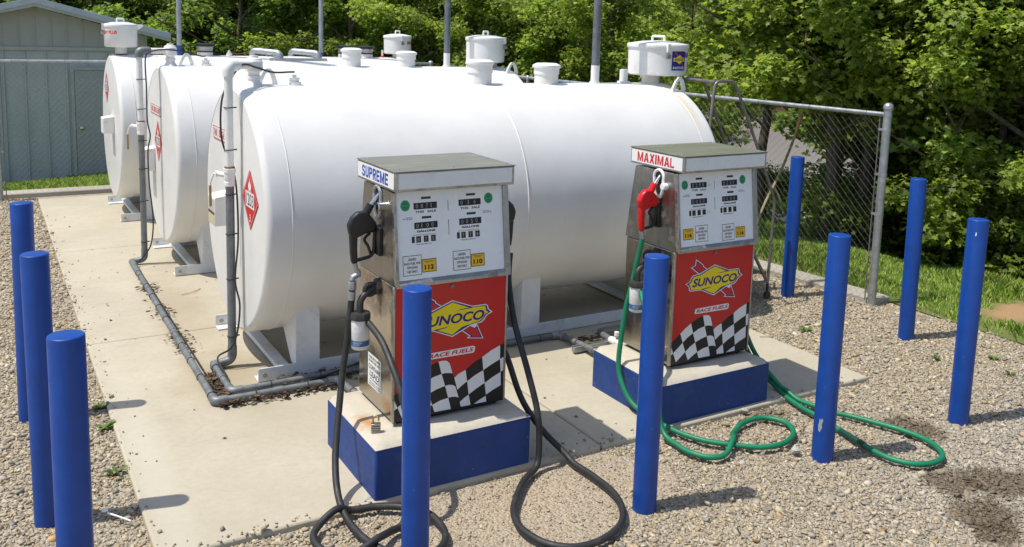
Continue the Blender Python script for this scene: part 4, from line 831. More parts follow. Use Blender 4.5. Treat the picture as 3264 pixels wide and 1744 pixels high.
    for ch, wch in zip(sign, wd):
        mb = MB(); k = [0]; W_ = wch * un
        def Q(pts):
            k[0] += 1; mb.poly([L(ca - .003 - .00012 * k[0], cy1 - .072 - u - px * W_, cz0 + .021 + pz * hh) for px, pz in pts])
        t_ = .30 if ch != 'M' else .235; hb = .19
        def bar(x_0, x_1, z_0, z_1): Q([(x_0, z_0), (x_1, z_0), (x_1, z_1), (x_0, z_1)])
        if ch in 'EL':
            bar(0, t_, 0, 1); bar(t_, 1, 0, hb)
            if ch == 'E': bar(t_, .92, .41, .41 + hb); bar(t_, 1, 1 - hb, 1)
        elif ch == 'I': bar(0, 1, 0, 1)
        elif ch == 'U': Q([(0, 1), (0, .22), (.12, .06), (.35, 0), (.65, 0), (.88, .06), (1, .22), (1, 1), (1 - t_, 1), (1 - t_, .27), (.62, .19), (.38, .19), (t_, .27), (t_, 1)])
        elif ch in 'PR':
            bar(0, t_, 0, 1); Q([(t_, 1), (t_, .82), (.60, .82), (.68, .76), (.68, .64), (.60, .58), (t_, .58), (t_, .40), (.70, .40), (.90, .48), (1, .62), (1, .80), (.90, .94), (.70, 1)])
            if ch == 'R': Q([(.42, .42), (.66, 0), (1.04, 0), (.76, .43)])
        elif ch == 'M': bar(0, t_, 0, 1); bar(1 - t_, 1, 0, 1); Q([(t_, 1), (t_, .62), (.43, 0), (.57, 0), (1 - t_, .62), (1 - t_, 1), (.5, .32)])
        elif ch == 'A': Q([(0, 0), (.34, 0), (.42, .22), (.62, .22), (.70, 0), (1.04, 0), (.68, 1), (.36, 1)]); k[0] += 1
        elif ch == 'X': Q([(0, 0), (.36, 0), (.52, .30), (.68, 0), (1.04, 0), (.70, .51), (1.02, 1), (.68, 1), (.52, .72), (.36, 1), (.02, 1), (.34, .51)])
        else: Q([(0, .30), (.08, .10), (.30, 0), (.70, 0), (.92, .10), (1, .28), (.92, .48), (.72, .57), (.38, .65), (.32, .73), (.38, .81), (.60, .82), (.68, .72), (.97, .72), (.90, .90), (.70, 1), (.32, 1), (.10, .91), (.02, .74), (.08, .56), (.28, .46), (.62, .38), (.68, .28), (.60, .18), (.38, .18), (.30, .30)])
        lt = part("sign_letter", mb, signmat, sg, smooth=0)
        if ch == 'A':
            mb = MB(); mb.poly([L(ca - .0033, cy1 - .072 - u - px * W_, cz0 + .021 + pz * hh) for px, pz in ((.45, .38), (.59, .38), (.52, .72))]); part("letter_counter", mb, M['decwhite'], lt, smooth=0)
        u += (wch + gp) * un
    # nozzle boot on the left side and its twin on the right
    for sx in (-1, 1):
        X = x0 + (0 if sx < 0 else PW); cyc, czc = y0 + ry, z0 + 1.165
        mb = MB(); ring = [(cyc + .045 * math.cos(a), czc + .02 + .045 * math.sin(a)) for a in np.linspace(0, math.pi, 13)] + [(cyc - .036, czc - .07), (cyc - .02, czc - .10), (cyc + .02, czc - .10), (cyc + .036, czc - .07)]
        rp = [(X + sx * .006, a, b) for a, b in ring]; mb.tube(rp + [rp[0]], .010, 8); b_ = part("nozzle_boot", mb, M['galv'] if lowmat == M['polished'] else M['plastic'], head)
        mb = MB(); mb.prism([(X + sx * .002, cyc + (a - cyc) * .86, czc + (b - czc) * .86) for a, b in ring], (sx * .002, 0, 0)); part("boot_opening", mb, M['black'], b_, smooth=0)
        mb = MB(); mb.lathe([(.022, 0), (.022, sx * .03), (.018, sx * .034)], (X, cyc - .065, czc - .03), 'X', 18); part("switch_knob", mb, M['chrome'] if lowmat == M['polished'] else M['plastic'], head)
        mb = MB(); bx(mb, (-.02 if sx < 0 else PW + .001), (-.001 if sx < 0 else PW + .02), .16, .25, .87, 1.02); part("nozzle_rest", mb, M['black'], head, bevel=.003)
    # filter assembly, left side
    fx, fy = x0 + fo[0], y0 + .18; dzf = fo[1]
    mb = MB(); mb.tube(round_path([L(0, .20, .70), L(-.05, .20, .71 + dzf), L(fo[0], .19, .66 + dzf), L(fo[0], .18, .58 + dzf)], .03), .018, 14); mb.lathe([(.045, 0), (.045, -.022), (.03, -.03)], L(0, .20, .70), 'X', 8); mb.lathe([(.05, .598), (.056, .585), (.056, .565), (.03, .56)], (fx, fy, z0 + dzf), 'Z', 8)
    mb.torus_arc(L(-.055, .195, .69), .03, .012, 'Y', 0, 6.28, 14, 8); fa = part("filter_pipework", mb, M['darkiron'], t, smooth=30)
    mb = MB(); mb.lathe([(.043, .405), (.047, .41), (.0475, .55), (.045, .562), (.03, .566)], (fx, fy, z0 + dzf), 'Z', 28); fc = part("fuel_filter", mb, M['filterwhite'], fa)
    mb = MB(); mb.lathe([(.0476, .425), (.0476, .455)], (fx, fy, z0 + dzf), 'Z', 28); mb.f = mb.f[:-2]; mb.mi = mb.mi[:-2]; part("filter_band", mb, M['filterblue'], fc)
    mb = MB(); mb.lathe([(.046, .5605), (.047, .566), (.03, .569)], (fx, fy, z0 + dzf), 'Z', 24); part("rust_rim", mb, M['rust'], fc)
    mb = MB(); a0 = -2.75
    put_text(mb, "OIL FILTER", (0, 0, 0), (1, 0, 0), (0, 0, 1), .05, .009, .02, fn=lambda a, b: Vector((fx + .0482 * math.cos(a0 + a / .0475), fy + .0482 * math.sin(a0 + a / .0475), z0 + dzf + .441 + b)))
    for i in range(3): put_text(mb, "997 GPM"[:7 - i], (0, 0, 0), (1, 0, 0), (0, 0, 1), .035, .008, .0, fn=lambda a, b, i=i: Vector((fx + .0482 * math.cos(a0 + a / .0475), fy + .0482 * math.sin(a0 + a / .0475), z0 + dzf + (.430, .49, .52)[i] + b)))
    part("filter_lettering", mb, M['offwhite'], fc, smooth=0)
    return t
P1 = pump(1.183, .178, .288, "steel fuel pump with blue SUPREME sign, standing on the left plinth", "SUPREME", M['blueprint'], M['top1'], ["0871", "034"], ["0100", "0050"], ("875", "778"), [(.038, .1435, "112", .801), (.321, .4265, "110", .800)], M['polished'], M['steel'], .222, (-.113, -.018))
P2 = pump(3.04, .19, .275, "steel fuel pump with red MAXIMAL sign, standing on the right plinth", "MAXIMAL", M['decred'], M['top2'], ["0298", "0221"], ["0050", "0100"], None, [(.136, .0395, "116", .800), (.358, .473, "114", .790)], M['polished2'], M['steel'], .187, (-.14, -.06), (.006, .040))
# lead warning on the lower left side of pump 1
mb = MB(); X = 1.183 - .0012
mb.poly([(X, .53, .582), (X, .53, .40), (X, .345, .40), (X, .345, .582)][::-1]); wl_ = part("warning_sticker", mb, M['decwhite'], P1, smooth=0)
mb = MB(); Y = .525
for s, z, h, w in (("YOUR USE OF LEADED", .556, .014, .16), ("RACING FUEL ONLY", .535, .014, .16), ("CONTAINS", .495, .026, .165), ("LEAD", .455, .030, .13), ("MAY BE HARMFUL", .437, .010, .12), ("AVOID CONTACT WITH SKIN", .42, .007, .15), ("KEEP AWAY FROM CHILDREN", .408, .007, .15)):
    put_text(mb, s, (X - .0005, Y - (.175 - w) / 2, z), (0, -1, 0), (0, 0, 1), w, h, .02)
part("warning_lettering", mb, M['decblack'], wl_, smooth=0)
# hand-written x2 marks beside two counters of pump 2
mb = MB(); put_text(mb, "x2", (3.04 + .245, .19 - .0025 + .0, .275 + 1.14), (1, 0, 0), (0, .12, 1), .03, .014, -.01, .3, shift=(0, .0215, 0)); put_text(mb, "x2", (3.04 + .235, .19, .275 + .975), (1, 0, 0), (0, .12, 1), .03, .014, -.01, .3, shift=(0, .0015, 0)); part("handwritten_mark", mb, M['grey'], P2, smooth=0)

# ------------------------------------------------------------------ hoses with nozzles
def nozzle(parent, x0, y0, z0, bodymat, gripmat, dirx=-1, k=.80):
    """fuel nozzle hung in the boot on a pump's side: spout points into the cabinet, body stands off along dirx.
    x0, y0, z0 = spout tip"""
    th = .044
    D = lambda u, w: (x0 + dirx * u * k, z0 + w * k)
    def P3(u, w, dy=0): a, b = D(u, w); return (a, y0 + dy, b)
    def pr(mb, pts, t_): mb.prism([P3(u, w, -t_ / 2) for u, w in pts], (0, t_, 0))
    mb = MB(); pr(mb, [(.095, -.10), (.155, -.105), (.195, -.14), (.218, -.19), (.205, -.255), (.155, -.275), (.10, -.25), (.03, -.245), (.02, -.19), (.05, -.15)], th); nz = part("nozzle_body", mb, bodymat, parent, bevel=.011)
    mb = MB(); pr(mb, [(.15, -.255), (.205, -.24), (.198, -.37), (.19, -.44), (.148, -.44), (.152, -.35)], th - .012); part("nozzle_grip", mb, bodymat, nz, bevel=.009)
    mb = MB(); mb.tube([P3(.10, -.135), P3(.058, -.062)], .021, 14); part("spout_collar", mb, bodymat, nz)
    mb = MB(); a, c_ = Vector(P3(.07, -.085)), Vector(P3(-.012, .012)); mb.tube([a, c_], .0125, 14)
    for q in (.15, .3, .45, .6):
        p_ = a.lerp(c_, q); d_ = (c_ - a).normalized() * .004; mb.tube([p_ - d_, p_ + d_], .0146, 14)
    part("spout", mb, M['chrome'], nz)
    mb = MB(); mb.tube(round_path([P3(.155, -.425), P3(.06, -.41), P3(.035, -.38), P3(.03, -.24)], .03), .010, 8); part("hand_guard", mb, gripmat, nz)
    mb = MB(); mb.tube(spline([P3(.06, -.25), P3(.10, -.29), P3(.075, -.34), P3(.055, -.395)]), .008, 8); part("trigger", mb, gripmat, nz)
    return nz, P3(.168, -.44)
def hose(label, nm_mat, pts, r, noz=None, matn=None, grp="fuel hoses lying on the gravel", n=8):
    t = thing("fuel_hose", (pts[len(pts) // 2][0], pts[len(pts) // 2][1], 0), label, "fuel hose", grp)
    h = part("hose", MB().tube(spline(pts, n), r, 12), nm_mat, t)
    return t
GZ = .0
# 1: pump 1 left, black nozzle
def G3(pts, z=.004): return [(x, y, z) for x, y in pts]
hz = hose("black fuel hose with black nozzle on the SUPREME pump's sign side, coiled at the bollard", M['rubber'],
    [(1.036, .39, .985), (1.03, .39, .90), (1.005, .38, .71), (.973, .36, .535), (.941, .31, .414), (.906, .25, .301), (.873, .18, .196), (.846, .09, .107), (.834, 0, .045), (.836, -.10, .010)] + G3([(.842, -.20), (.852, -.28), (.875, -.36), (.93, -.46), (1.03, -.53), (1.13, -.505), (1.195, -.42)]) + G3([(1.212, -.30), (1.19, -.20), (1.103, -.10), (1.0, -.046)], .008) + [(.882, -.028, .012), (.80, -.045, .046), (.70, -.085, .012), (.645, -.17, .004), (.66, -.28, .0), (.75, -.37, .004), (.88, -.355, .036), (.97, -.29, .012), (1.06, -.25, .02), (1.11, -.22, .20), (1.12, -.17, .40), (1.115, -.08, .575), (1.11, .03, .685), (1.11, .16, .765), (1.10, .29, .81), (1.085, .345, .83)], .0175)
nz, e = nozzle(hz, 1.186, .40, 1.474, M['black'], M['black'])
mb = MB(); mb.tube([e, (e[0] + .006, e[1], e[2] - .03), (e[0] + .022, e[1], e[2] - .055), (e[0] + .02, e[1], e[2] - .075)], .015, 12); mb.tube([(e[0] + .026, e[1], e[2] - .06), (1.04, .395, 1.045), (1.037, .39, 1.03)], .0165, 12); mb.lathe([(.021, .985), (.023, .99), (.023, 1.025), (.02, 1.03)], (1.037, .39, 0), 'Z', 8); mb.lathe([(.0205, .93), (.0205, .975)], (1.033, .39, 0), 'Z', 14); part("swivel", mb, M['galv'], hz, smooth=30)
# 2: pump 1 right
hz = hose("black fuel hose on the far side of the SUPREME pump, looped flat on the gravel", M['rubber'],
    [(1.985, .395, 1.08), (1.97, .38, .98), (1.93, .30, .90), (1.912, .20, .731), (1.926, .064, .489), (1.945, -.012, .292), (1.95, -.03, .13), (1.92, -.06, .012)] + G3([(1.791, -.146), (1.662, -.28), (1.584, -.385), (1.54, -.499), (1.542, -.604), (1.583, -.714), (1.68, -.789), (1.829, -.793), (1.979, -.728), (2.076, -.612), (2.13, -.462), (2.137, -.275), (2.127, -.12)]) + [(2.115, -.03, .035), (2.06, .086, .11), (2.01, .186, .21), (1.98, .254, .312), (1.945, .329, .488), (1.90, .40, .62), (1.86, .42, .70), (1.842, .42, .71)], .0175)
nz, e = nozzle(hz, 1.836, .40, 1.474, M['black'], M['black'], dirx=1)
# 3: pump 2 left, red nozzle
hz = hose("green fuel hose with red nozzle on the MAXIMAL pump, curling into a small loop", M['greenhose'],
    [(2.927, .378, 1.09), (2.92, .384, 1.023), (2.90, .416, .812), (2.87, .437, .62), (2.84, .435, .415), (2.82, .42, .26), (2.812, .36, .154), (2.82, .27, .07), (2.85, .13, .022), (2.88, -.02, .010)] + G3([(2.915, -.14), (2.97, -.25), (3.084, -.364), (3.211, -.457), (3.373, -.471), (3.518, -.399), (3.582, -.277), (3.511, -.165), (3.349, -.16), (3.194, -.234)], .006) + [(3.10, -.325, .036), (3.071, -.35, .038), (2.951, -.422, .008), (2.857, -.411, .004), (2.80, -.34, .004), (2.78, -.22, .006), (2.785, -.06, .05), (2.82, .05, .35), (2.86, .18, .60), (2.88, .28, .70), (2.90, .345, .775)], .0160)
nz, e = nozzle(hz, 3.045, .377, 1.468, M['redp'], M['black'], k=.77)
mb = MB(); mb.tube([e, (e[0] + .004, e[1], e[2] - .02), (2.927, .378, 1.08)], .0165, 12); part("swivel", mb, M['galv'], hz)
# 4: pump 2 right
ptsR = [(3.84, .39, 1.08), (3.83, .40, .95), (3.80, .42, .6), (3.83, .36, .3), (3.88, .26, .12), (3.93, .15, .03)] + G3([(3.90, .02), (3.855, -.147), (3.842, -.251), (3.839, -.347), (3.806, -.478), (3.774, -.664), (3.753, -.786), (3.76, -.894), (3.819, -.991), (3.924, -1.034), (4.043, -1.016), (4.123, -.939), (4.161, -.824), (4.145, -.675), (4.087, -.526), (4.026, -.386), (3.969, -.295), (3.946, -.173), (3.93, -.061)], .004) + [(3.927, .03, .03), (3.935, .13, .05), (3.86, .30, .25), (3.78, .42, .6), (3.71, .42, .70)]
hz = hose("green fuel hose right of the MAXIMAL pump, lying in a long loop past a bollard", M['greenhose'], ptsR, .0160)
mb = MB(); mb.tube(spline([(3.800, -.51, .004), (3.788, -.58, .004), (3.776, -.65, .004), (3.766, -.71, .004)]), .018, 12); part("splice_sleeve", mb, M['greendark'], hz)
nz, e = nozzle(hz, 3.69, .377, 1.468, M['redp'], M['black'], dirx=1, k=.77)

# padlocks on the plinths
def padlock(x, y, z, label, rot, group="padlocks lying on the plinths"):
    t = thing("padlock", (x, y, z), label, "padlock", group)
    mb = MB()
    for i in range(4): mb.box(x - .024, x + .024, y - .015, y + .015, z + .001 + i * .012, z + .0115 + i * .012)
    part("lock_body", mb, M['steel'], t, bevel=.003)
    mb = MB(); mb.tube(round_path([(x - .014, y, z + .045), (x - .014, y, z + .085), (x + .014, y, z + .085), (x + .014, y, z + .06)], .013), .0045, 8); part("shackle", mb, M['brass'], t); t.rotation_euler = (0, 0, rot)
padlock(1.082, .165, .289, "laminated padlock standing on the front corner of the SUPREME plinth", -.35)
padlock(2.955, .33, .276, "laminated padlock on the MAXIMAL plinth, half hidden by a bollard", .3)

# ------------------------------------------------------------------ fences
def chain_fence(nm_label, A, B, z0, z1, posts, rail_z, grp, tension=None):
    A = Vector(A); B = Vector(B); d = (B - A); L = d.length; d.normalize(); n_ = Vector((d.y, -d.x, 0))
    t = thing("chain_link_fence", (A.x, A.y, 0), nm_label, "fence", grp)
    mb = MB(); s = .075; H = z1 - z0; r = .0009
    def wire(p, q, off):
        a = A + d * p[0] + Vector((0, 0, p[1])) + n_ * off; b = A + d * q[0] + Vector((0, 0, q[1])) + n_ * off; mb.tube([a, b], r, 3, caps=False)
    k = -H
    while k < L:
        for sg in (1, -1):
            # rising line u = k + w ; clip
            w0 = max(0, -k) if sg > 0 else max(0, (k + H) - L); w1 = min(H, L - k) if sg > 0 else min(H, k + H)
            if w1 - w0 > .01:
                f = (lambda w: k + w) if sg > 0 else (lambda w: k + H - w)
                wire((f(w0), z0 + w0), (f(w1), z0 + w1), .002 * sg)
        k += s
    part("wire_mesh", mb, M['wire'], t, smooth=0)
    mb = MB(); mb.tube([A + Vector((0, 0, rail_z)), B + Vector((0, 0, rail_z))], .021, 12); part("top_rail", mb, M['galv'], t)
    mb = MB()
    for u in np.arange(.2, L, .61): mb.torus_arc(A + d * u + Vector((0, 0, rail_z)), .023, .002, 'X' if abs(d.x) > .7 else 'Y', 0, 6.28, 10, 4)
    part("wire_tie", mb, M['wire'], t)
    for (u, ht, r_, bands) in posts:
        p = A + d * u; mb = MB(); mb.tube([(p.x, p.y, -.3), (p.x, p.y, ht - .03)], r_, 16); po = part("fence_post", mb, M['galv'], t)
        mb = MB(); mb.lathe([(r_ * 1.18, ht - .045), (r_ * 1.18, ht - .02), (r_ * .95, ht - .004), (r_ * .5, ht + .008), (.001, ht + .011)], (p.x, p.y, 0), 'Z', 16); part("post_cap", mb, M['galv'], po)
        if bands:
            for zb in bands:
                mb = MB(); mb.lathe([(r_ + .003, zb - .012), (r_ + .003, zb + .012)], (p.x, p.y, 0), 'Z', 16); e = p + d * (r_ + .02); mb.box(min(p.x, e.x) - .008, max(p.x, e.x) + .008, min(p.y, e.y) - .004, max(p.y, e.y) + .02, zb - .010, zb + .010)
                part("tension_band", mb, M['galv'], po)
    if tension is not None:
        p = A + d * tension; mb = MB(); mb.tube([(p.x, p.y, z0), (p.x, p.y, z1)], .006, 6); part("tension_bar", mb, M['galvdull'], t)
    return t
Lf = (FB - FA).length
chain_fence("chain-link fence running along the right side from the end post by the grass", FA, FB, .0, 1.70, [(0, 1.79, .036, (.08, .42, .80, 1.16, 1.56, 1.69)), (2.75, 1.72, .024, None), (5.4, 1.72, .024, None), (Lf, 1.80, .036, None)], 1.695, "chain-link fences round the tanks", tension=.07)
chain_fence("chain-link fence along the back of the pad, in front of the grey shed", (-.42, 9.25, 0), (FB.x - .05, 9.25, 0), .02, 1.76, [(0, 1.84, .036, (.2, .6, 1.0, 1.4)), (3.0, 1.78, .024, None)], 1.76, "chain-link fences round the tanks", tension=.07)
mb = MB(); mb.tube([(-.672, -1.2, -.3), (-.672, -1.2, 1.75)], .033, 16); mb.lathe([(.038, 1.745), (.038, 1.77), (.02, 1.79), (.001, 1.795)], (-.672, -1.2, 0), 'Z', 16); o = part("fence_post", mb, M['galvdull']); tag(o, "dark grey steel post cut by the lower left edge of the picture", "post")

# ------------------------------------------------------------------ rolling ladder at the tank end
def ladder():
    t = thing("step_ladder", (5.3, 1.95, 0), "grey tubular step ladder with handrails at the right end of the nearest tank", "step ladder")
    for y, dx in ((1.75, 0), (2.17, .02)):
        mb = MB(); mb.tube(round_path([(4.70 + dx, y, 1.45), (4.742 + dx, y, 1.96), (4.96 + dx, y, 1.96), (5.30 + dx, y, 1.352), (5.545 + dx, y, .885), (5.525 + dx, y, .12)], .06, 8), .0135, 12); part("handrail", mb, M['ladder'], t)
        mb = MB(); mb.tube([(4.72 + dx, y, 1.45), (4.84 + dx, y, .03)], .0135, 10); part("rear_leg", mb, M['ladder'], t)
        mb = MB(); mb.tube([(4.75 + dx, y, 1.25), (5.50 + dx, y, .16)], .015, 10); mb.tube([(4.82 + dx, y, .14), (5.52 + dx, y, .14)], .014, 8); part("stringer", mb, M['ladder'], t)
        mb = MB(); mb.lathe([(.035, -.012), (.035, .012)], (5.53 + dx, y, .01), 'Y', 16); mb.tube([(5.53 + dx, y, .02), (5.525 + dx, y, .13)], .012, 8); part("caster", mb, M['black'], t)
    for i, (x, z) in enumerate(((5.42, .22), (5.27, .44), (5.12, .66), (4.97, .88), (4.82, 1.10))):
        mb = MB(); mb.box(x - .09, x + .09, 1.755, 2.175, z, z + .015); mb.box(x + .075, x + .09, 1.755, 2.175, z - .03, z); part("step", mb, M['ladder'], t, bevel=.003)
    mb = MB(); mb.tube([(4.745, 1.75, 1.955), (4.765, 2.17, 1.955)], .0135, 10); part("cross_bar", mb, M['ladder'], t)
ladder()

# ------------------------------------------------------------------ shed
def shed():
    Y = 13.0; g = -.55; xr, xl, xd = 1.97, -1.5, .24
    t = thing("metal_shed", (xd, Y + 2, g), "small grey-blue metal shed with gabled roof behind the back fence", "shed")
    def rz(x): return 2.50 - abs(x - xd) * (2.50 - 1.96) / 2.05
    mb = MB(); mb.box(xl, xr, Y + .02, Y + 4.5, g - .2, 1.80); part("wall", mb, M['siding'], t)
    mb = MB()   # ribs
    for x in np.arange(xl + .02, xr, .31):
        if .70 < x < 1.78: mb.box(x - .012, x + .012, Y - .006, Y + .0205, 1.50, 1.79)
        else: mb.box(x - .012, x + .012, Y - .006, Y + .0205, g - .2, 1.79)
    part("siding_rib", mb, M['siding'], t, bevel=.004)
    mb = MB(); mb.prism([(xl, Y + .01, 1.80), (xr, Y + .01, 1.80), (xr, Y + .01, rz(xr) - .01), (xd, Y + .01, rz(xd) - .01), (xl, Y + .01, rz(xl) - .01)], (0, 4.45, 0)); gb = part("gable", mb, M['gable'], t, smooth=0)
    mb = MB()
    for x in np.arange(xl + .05, xr, .24): mb.box(x - .012, x + .012, Y - .004, Y + .0095, 1.83, rz(x) - .02)
    part("gable_batten", mb, M['gable'], gb)
    mb = MB(); mb.box(xl - .01, xr + .01, Y - .03, Y + .009, 1.775, 1.835); part("trim_board", mb, M['shedtrim'], t, bevel=.004)
    for sg in (1, -1):
        xe = xd + sg * 2.07; mb = MB(); a, b = 2.64, 2.11
        q = [(xd, a), (xe, b), (xe, b - .012), (xd, a - .012)]
        mb.prism([(x, Y - .32, z) for x, z in q], (0, 5.1, 0)); rf = part("roof_sheet", mb, M['fascia'], t, smooth=0)
        mb = MB(); mb.prism([(xd, Y - .34, a - .013), (xe, Y - .34, b - .013), (xe, Y - .34, b - .10), (xd, Y - .34, a - .10)], (0, .02, 0)); part("fascia", mb, M['fascia'], rf, smooth=0)
        mb = MB(); mb.prism([(xd, Y - .325, a - .101), (xe, Y - .325, b - .101), (xe, Y - .325, b - .15), (xd, Y - .325, a - .15)], (0, .02, 0)); part("fascia_return", mb, M['shedtrim'], rf, smooth=0)
        mb = MB(); xs = xd + sg * .56; zz = a - (a - b) * .56 / 2.07; mb.box(xs - .01, xs + .01, Y - .345, Y - .3, zz - .13, zz + .003); part("fascia_joint", mb, M['fascia'], rf)
    mb = MB(); mb.box(.80, 1.70, Y - .008, Y + .019, g, 1.44); dr = part("door", mb, M['sheddoor'], t, bevel=.003)
    mb = MB(); mb.box(.74, .795, Y - .02, Y + .018, g, 1.50); mb.box(1.705, 1.76, Y - .02, Y + .018, g, 1.50); mb.box(.795, 1.705, Y - .02, Y + .018, 1.445, 1.50); part("door_frame", mb, M['shedtrim'], dr, bevel=.003)
    mb = MB(); mb.lathe([(.03, 0), (.03, -.01), (.012, -.012), (.012, -.035), (.028, -.045), (.03, -.06), (.018, -.072), (.001, -.074)], (.888, Y - .008, .463), 'Y', 16); part("door_knob", mb, M['chrome'], dr)
shed()

# ------------------------------------------------------------------ trees
def leaf_cloud(centers, radii, per, size, pal, up=.55, flatten=.7):
    """leaves scattered in clumps; returns V, F(quads), tint"""
    n = len(centers) * per; ci = np.repeat(np.arange(len(centers)), per)
    g = RNG.normal(0, 1, (n, 3)); g /= np.linalg.norm(g, axis=1, keepdims=True) + 1e-9; rad = RNG.random(n) ** .45
    P = centers[ci] + g * rad[:, None] * radii[ci][:, None] * np.array([1, 1, flatten])
    N = RNG.normal(0, 1, (n, 3)) * .6; N[:, 2] = np.abs(N[:, 2]) + up; N += g * .4; N /= np.linalg.norm(N, axis=1, keepdims=True)
    A = np.cross(N, RNG.normal(0, 1, (n, 3))); A /= np.linalg.norm(A, axis=1, keepdims=True) + 1e-9; B = np.cross(N, A)
    s = size * RNG.uniform(.55, 1.25, n)[:, None]; fold = N * s * .18
    # five-lobed maple leaf
    shp = [(-.5, 0), (-.22, .42), (-.02, .22), (.28, .50), (.25, .16), (.62, 0), (.25, -.16), (.28, -.50), (-.02, -.22), (-.22, -.42)]
    V = np.stack([P + A * s * a_ + B * s * b_ - N * s * abs(b_) * .35 for a_, b_ in shp], 1).reshape(-1, 3); K = len(shp); F = np.arange(n * K).reshape(n, K)
    cl = RNG.uniform(.72, 1.25, len(centers))[ci] ; col = pal[RNG.integers(0, len(pal), n)] * (cl * RNG.uniform(.75, 1.25, n))[:, None]
    return V, F, np.repeat(col, K, 0)
def limb_set(H, spread, seed, low=.25, nl=9, r0=.13, lean=(0, 0)):
    """trunk and limbs as tapered tubes; returns MB and branch-tip list"""
    rr = random.Random(seed); mb = MB(); tips = []
    path = [(0, 0, -.4)]; x = y = 0
    for i in range(1, 7): x += rr.uniform(-.12, .12) + lean[0] * H / 40; y += rr.uniform(-.12, .12) + lean[1] * H / 40; path.append((x, y, H * i / 7))
    pts = spline(path, 4); mb.tube(pts, [r0 * (1 - .85 * i / (len(pts) - 1)) for i in range(len(pts))], 9)
    for k in range(nl):
        f = low + (1 - low) * (k + rr.random() * .6) / nl; b = Vector(pts[min(len(pts) - 1, int(f * (len(pts) - 1)))]); a = k * 2.4 + rr.uniform(-.5, .5); L = spread * (1.1 - .55 * f) * rr.uniform(.75, 1.2)
        dirv = Vector((math.cos(a), math.sin(a), rr.uniform(.15, .7))); m1 = b + dirv * L * .5 + Vector((0, 0, rr.uniform(-.05, .15) * L)); e = b + dirv * L + Vector((rr.uniform(-.2, .2), rr.uniform(-.2, .2), rr.uniform(-.35, .1) * L))
        q = spline([b, m1, e], 5); rb = r0 * (1 - .8 * f) * .5 + .008; mb.tube(q, [rb * (1 - .8 * i / (len(q) - 1)) for i in range(len(q))], 6)
        tips += [m1, e, (m1 + e) / 2]
        for j in range(3):
            s_ = Vector(q[rr.randrange(2, len(q))]); e2 = s_ + Vector((rr.uniform(-1, 1), rr.uniform(-1, 1), rr.uniform(-.35, .5))) * L * .42; mb.tube([s_, (s_ + e2) / 2 + Vector((0, 0, .05)), e2], [rb * .4, rb * .28, .004], 5); tips += [e2, (s_ + e2) / 2]
    for k in range(4):   # long thin forked limbs that show between the leaves
        b = Vector(pts[int(len(pts) * rr.uniform(.25, .6))]); a = k * 1.6 + rr.uniform(-.4, .4); L = spread * rr.uniform(.9, 1.2); d_ = Vector((math.cos(a), math.sin(a), rr.uniform(.3, .7)))
        q = [b + d_ * L * f + Vector((rr.uniform(-.05, .05), rr.uniform(-.05, .05), rr.uniform(-.04, .04))) for f in (0, .25, .5, .75, 1)]; mb.tube(q, [r0 * .24, r0 * .19, r0 * .14, r0 * .09, .004], 6)
        for f in (1, 2, 3):
            e = q[f] + Vector((rr.uniform(-.5, .5), rr.uniform(-.5, .5), rr.uniform(.0, .4))) * L * .5; mb.tube([q[f], (q[f] + e) / 2 + Vector((.02, 0, .02)), e], [r0 * .09, r0 * .06, .003], 5)
    tips.append(Vector(pts[-1])); return mb, tips
PAL_N = np.array([[.21, .285, .048], [.25, .32, .06], [.16, .22, .04], [.31, .36, .09], [.12, .17, .035]])
PAL_M = np.array([[.15, .225, .042], [.18, .255, .05], [.115, .175, .034], [.22, .28, .075], [.085, .13, .03]])
PAL_D = np.array([[.085, .14, .030], [.11, .17, .034], [.07, .115, .026], [.14, .19, .045], [.17, .20, .07]])
TPL = {}
def tree_template(key, H, spread, nl, low, per, size, pal, crad, r0, seed, extra=0, lean=(0, 0)):
    mb, tips = limb_set(H, spread, seed, low, nl, r0, lean)
    C_ = np.array([tuple(p) for p in tips])
    if extra:
        j = RNG.integers(0, len(C_), extra); C_ = np.concatenate([C_, C_[j] + RNG.normal(0, crad * .9, (extra, 3))])
    C_[:, 2] = np.maximum(C_[:, 2], H * low * .4)
    V, F, T = leaf_cloud(C_, crad * RNG.uniform(.6, 1.25, len(C_)), per, size, pal)
    TPL[key] = (mb, V, F, T)
tree_template('near_a', 5.0, 2.6, 14, .12, 210, .088, PAL_N, .40, .12, 11, 30)
tree_template('near_b', 4.6, 2.5, 14, .08, 210, .084, PAL_N, .38, .10, 23, 30)
tree_template('slim', 5.6, 1.8, 9, .36, 130, .088, PAL_N, .36, .078, 37, 8)
tree_template('mid', 5.4, 2.9, 14, .10, 210, .115, PAL_M, .48, .15, 51, 40)
tree_template('dark', 6.0, 3.0, 13, .10, 330, .095, PAL_D, .60, .18, 67, 60)
tree_template('far', 6.5, 3.4, 12, .06, 230, .17, PAL_D * 1.1, .82, .2, 83, 40)
tree_template('bush', 2.2, 1.5, 9, .05, 200, .085, PAL_N * .8, .36, .035, 91, 30)
KIND = {'near_a': ("maple_tree", "bright green young maple"), 'near_b': ("maple_tree", "low-branching green maple"), 'slim': ("slender_tree", "slender leafy tree"), 'mid': ("bushy_tree", "mid green bushy tree"), 'dark': ("dark_tree", "dark green dense tree"), 'far': ("far_tree", "distant dark green tree"), 'bush': ("shrub", "leafy green shrub")}
first = {}
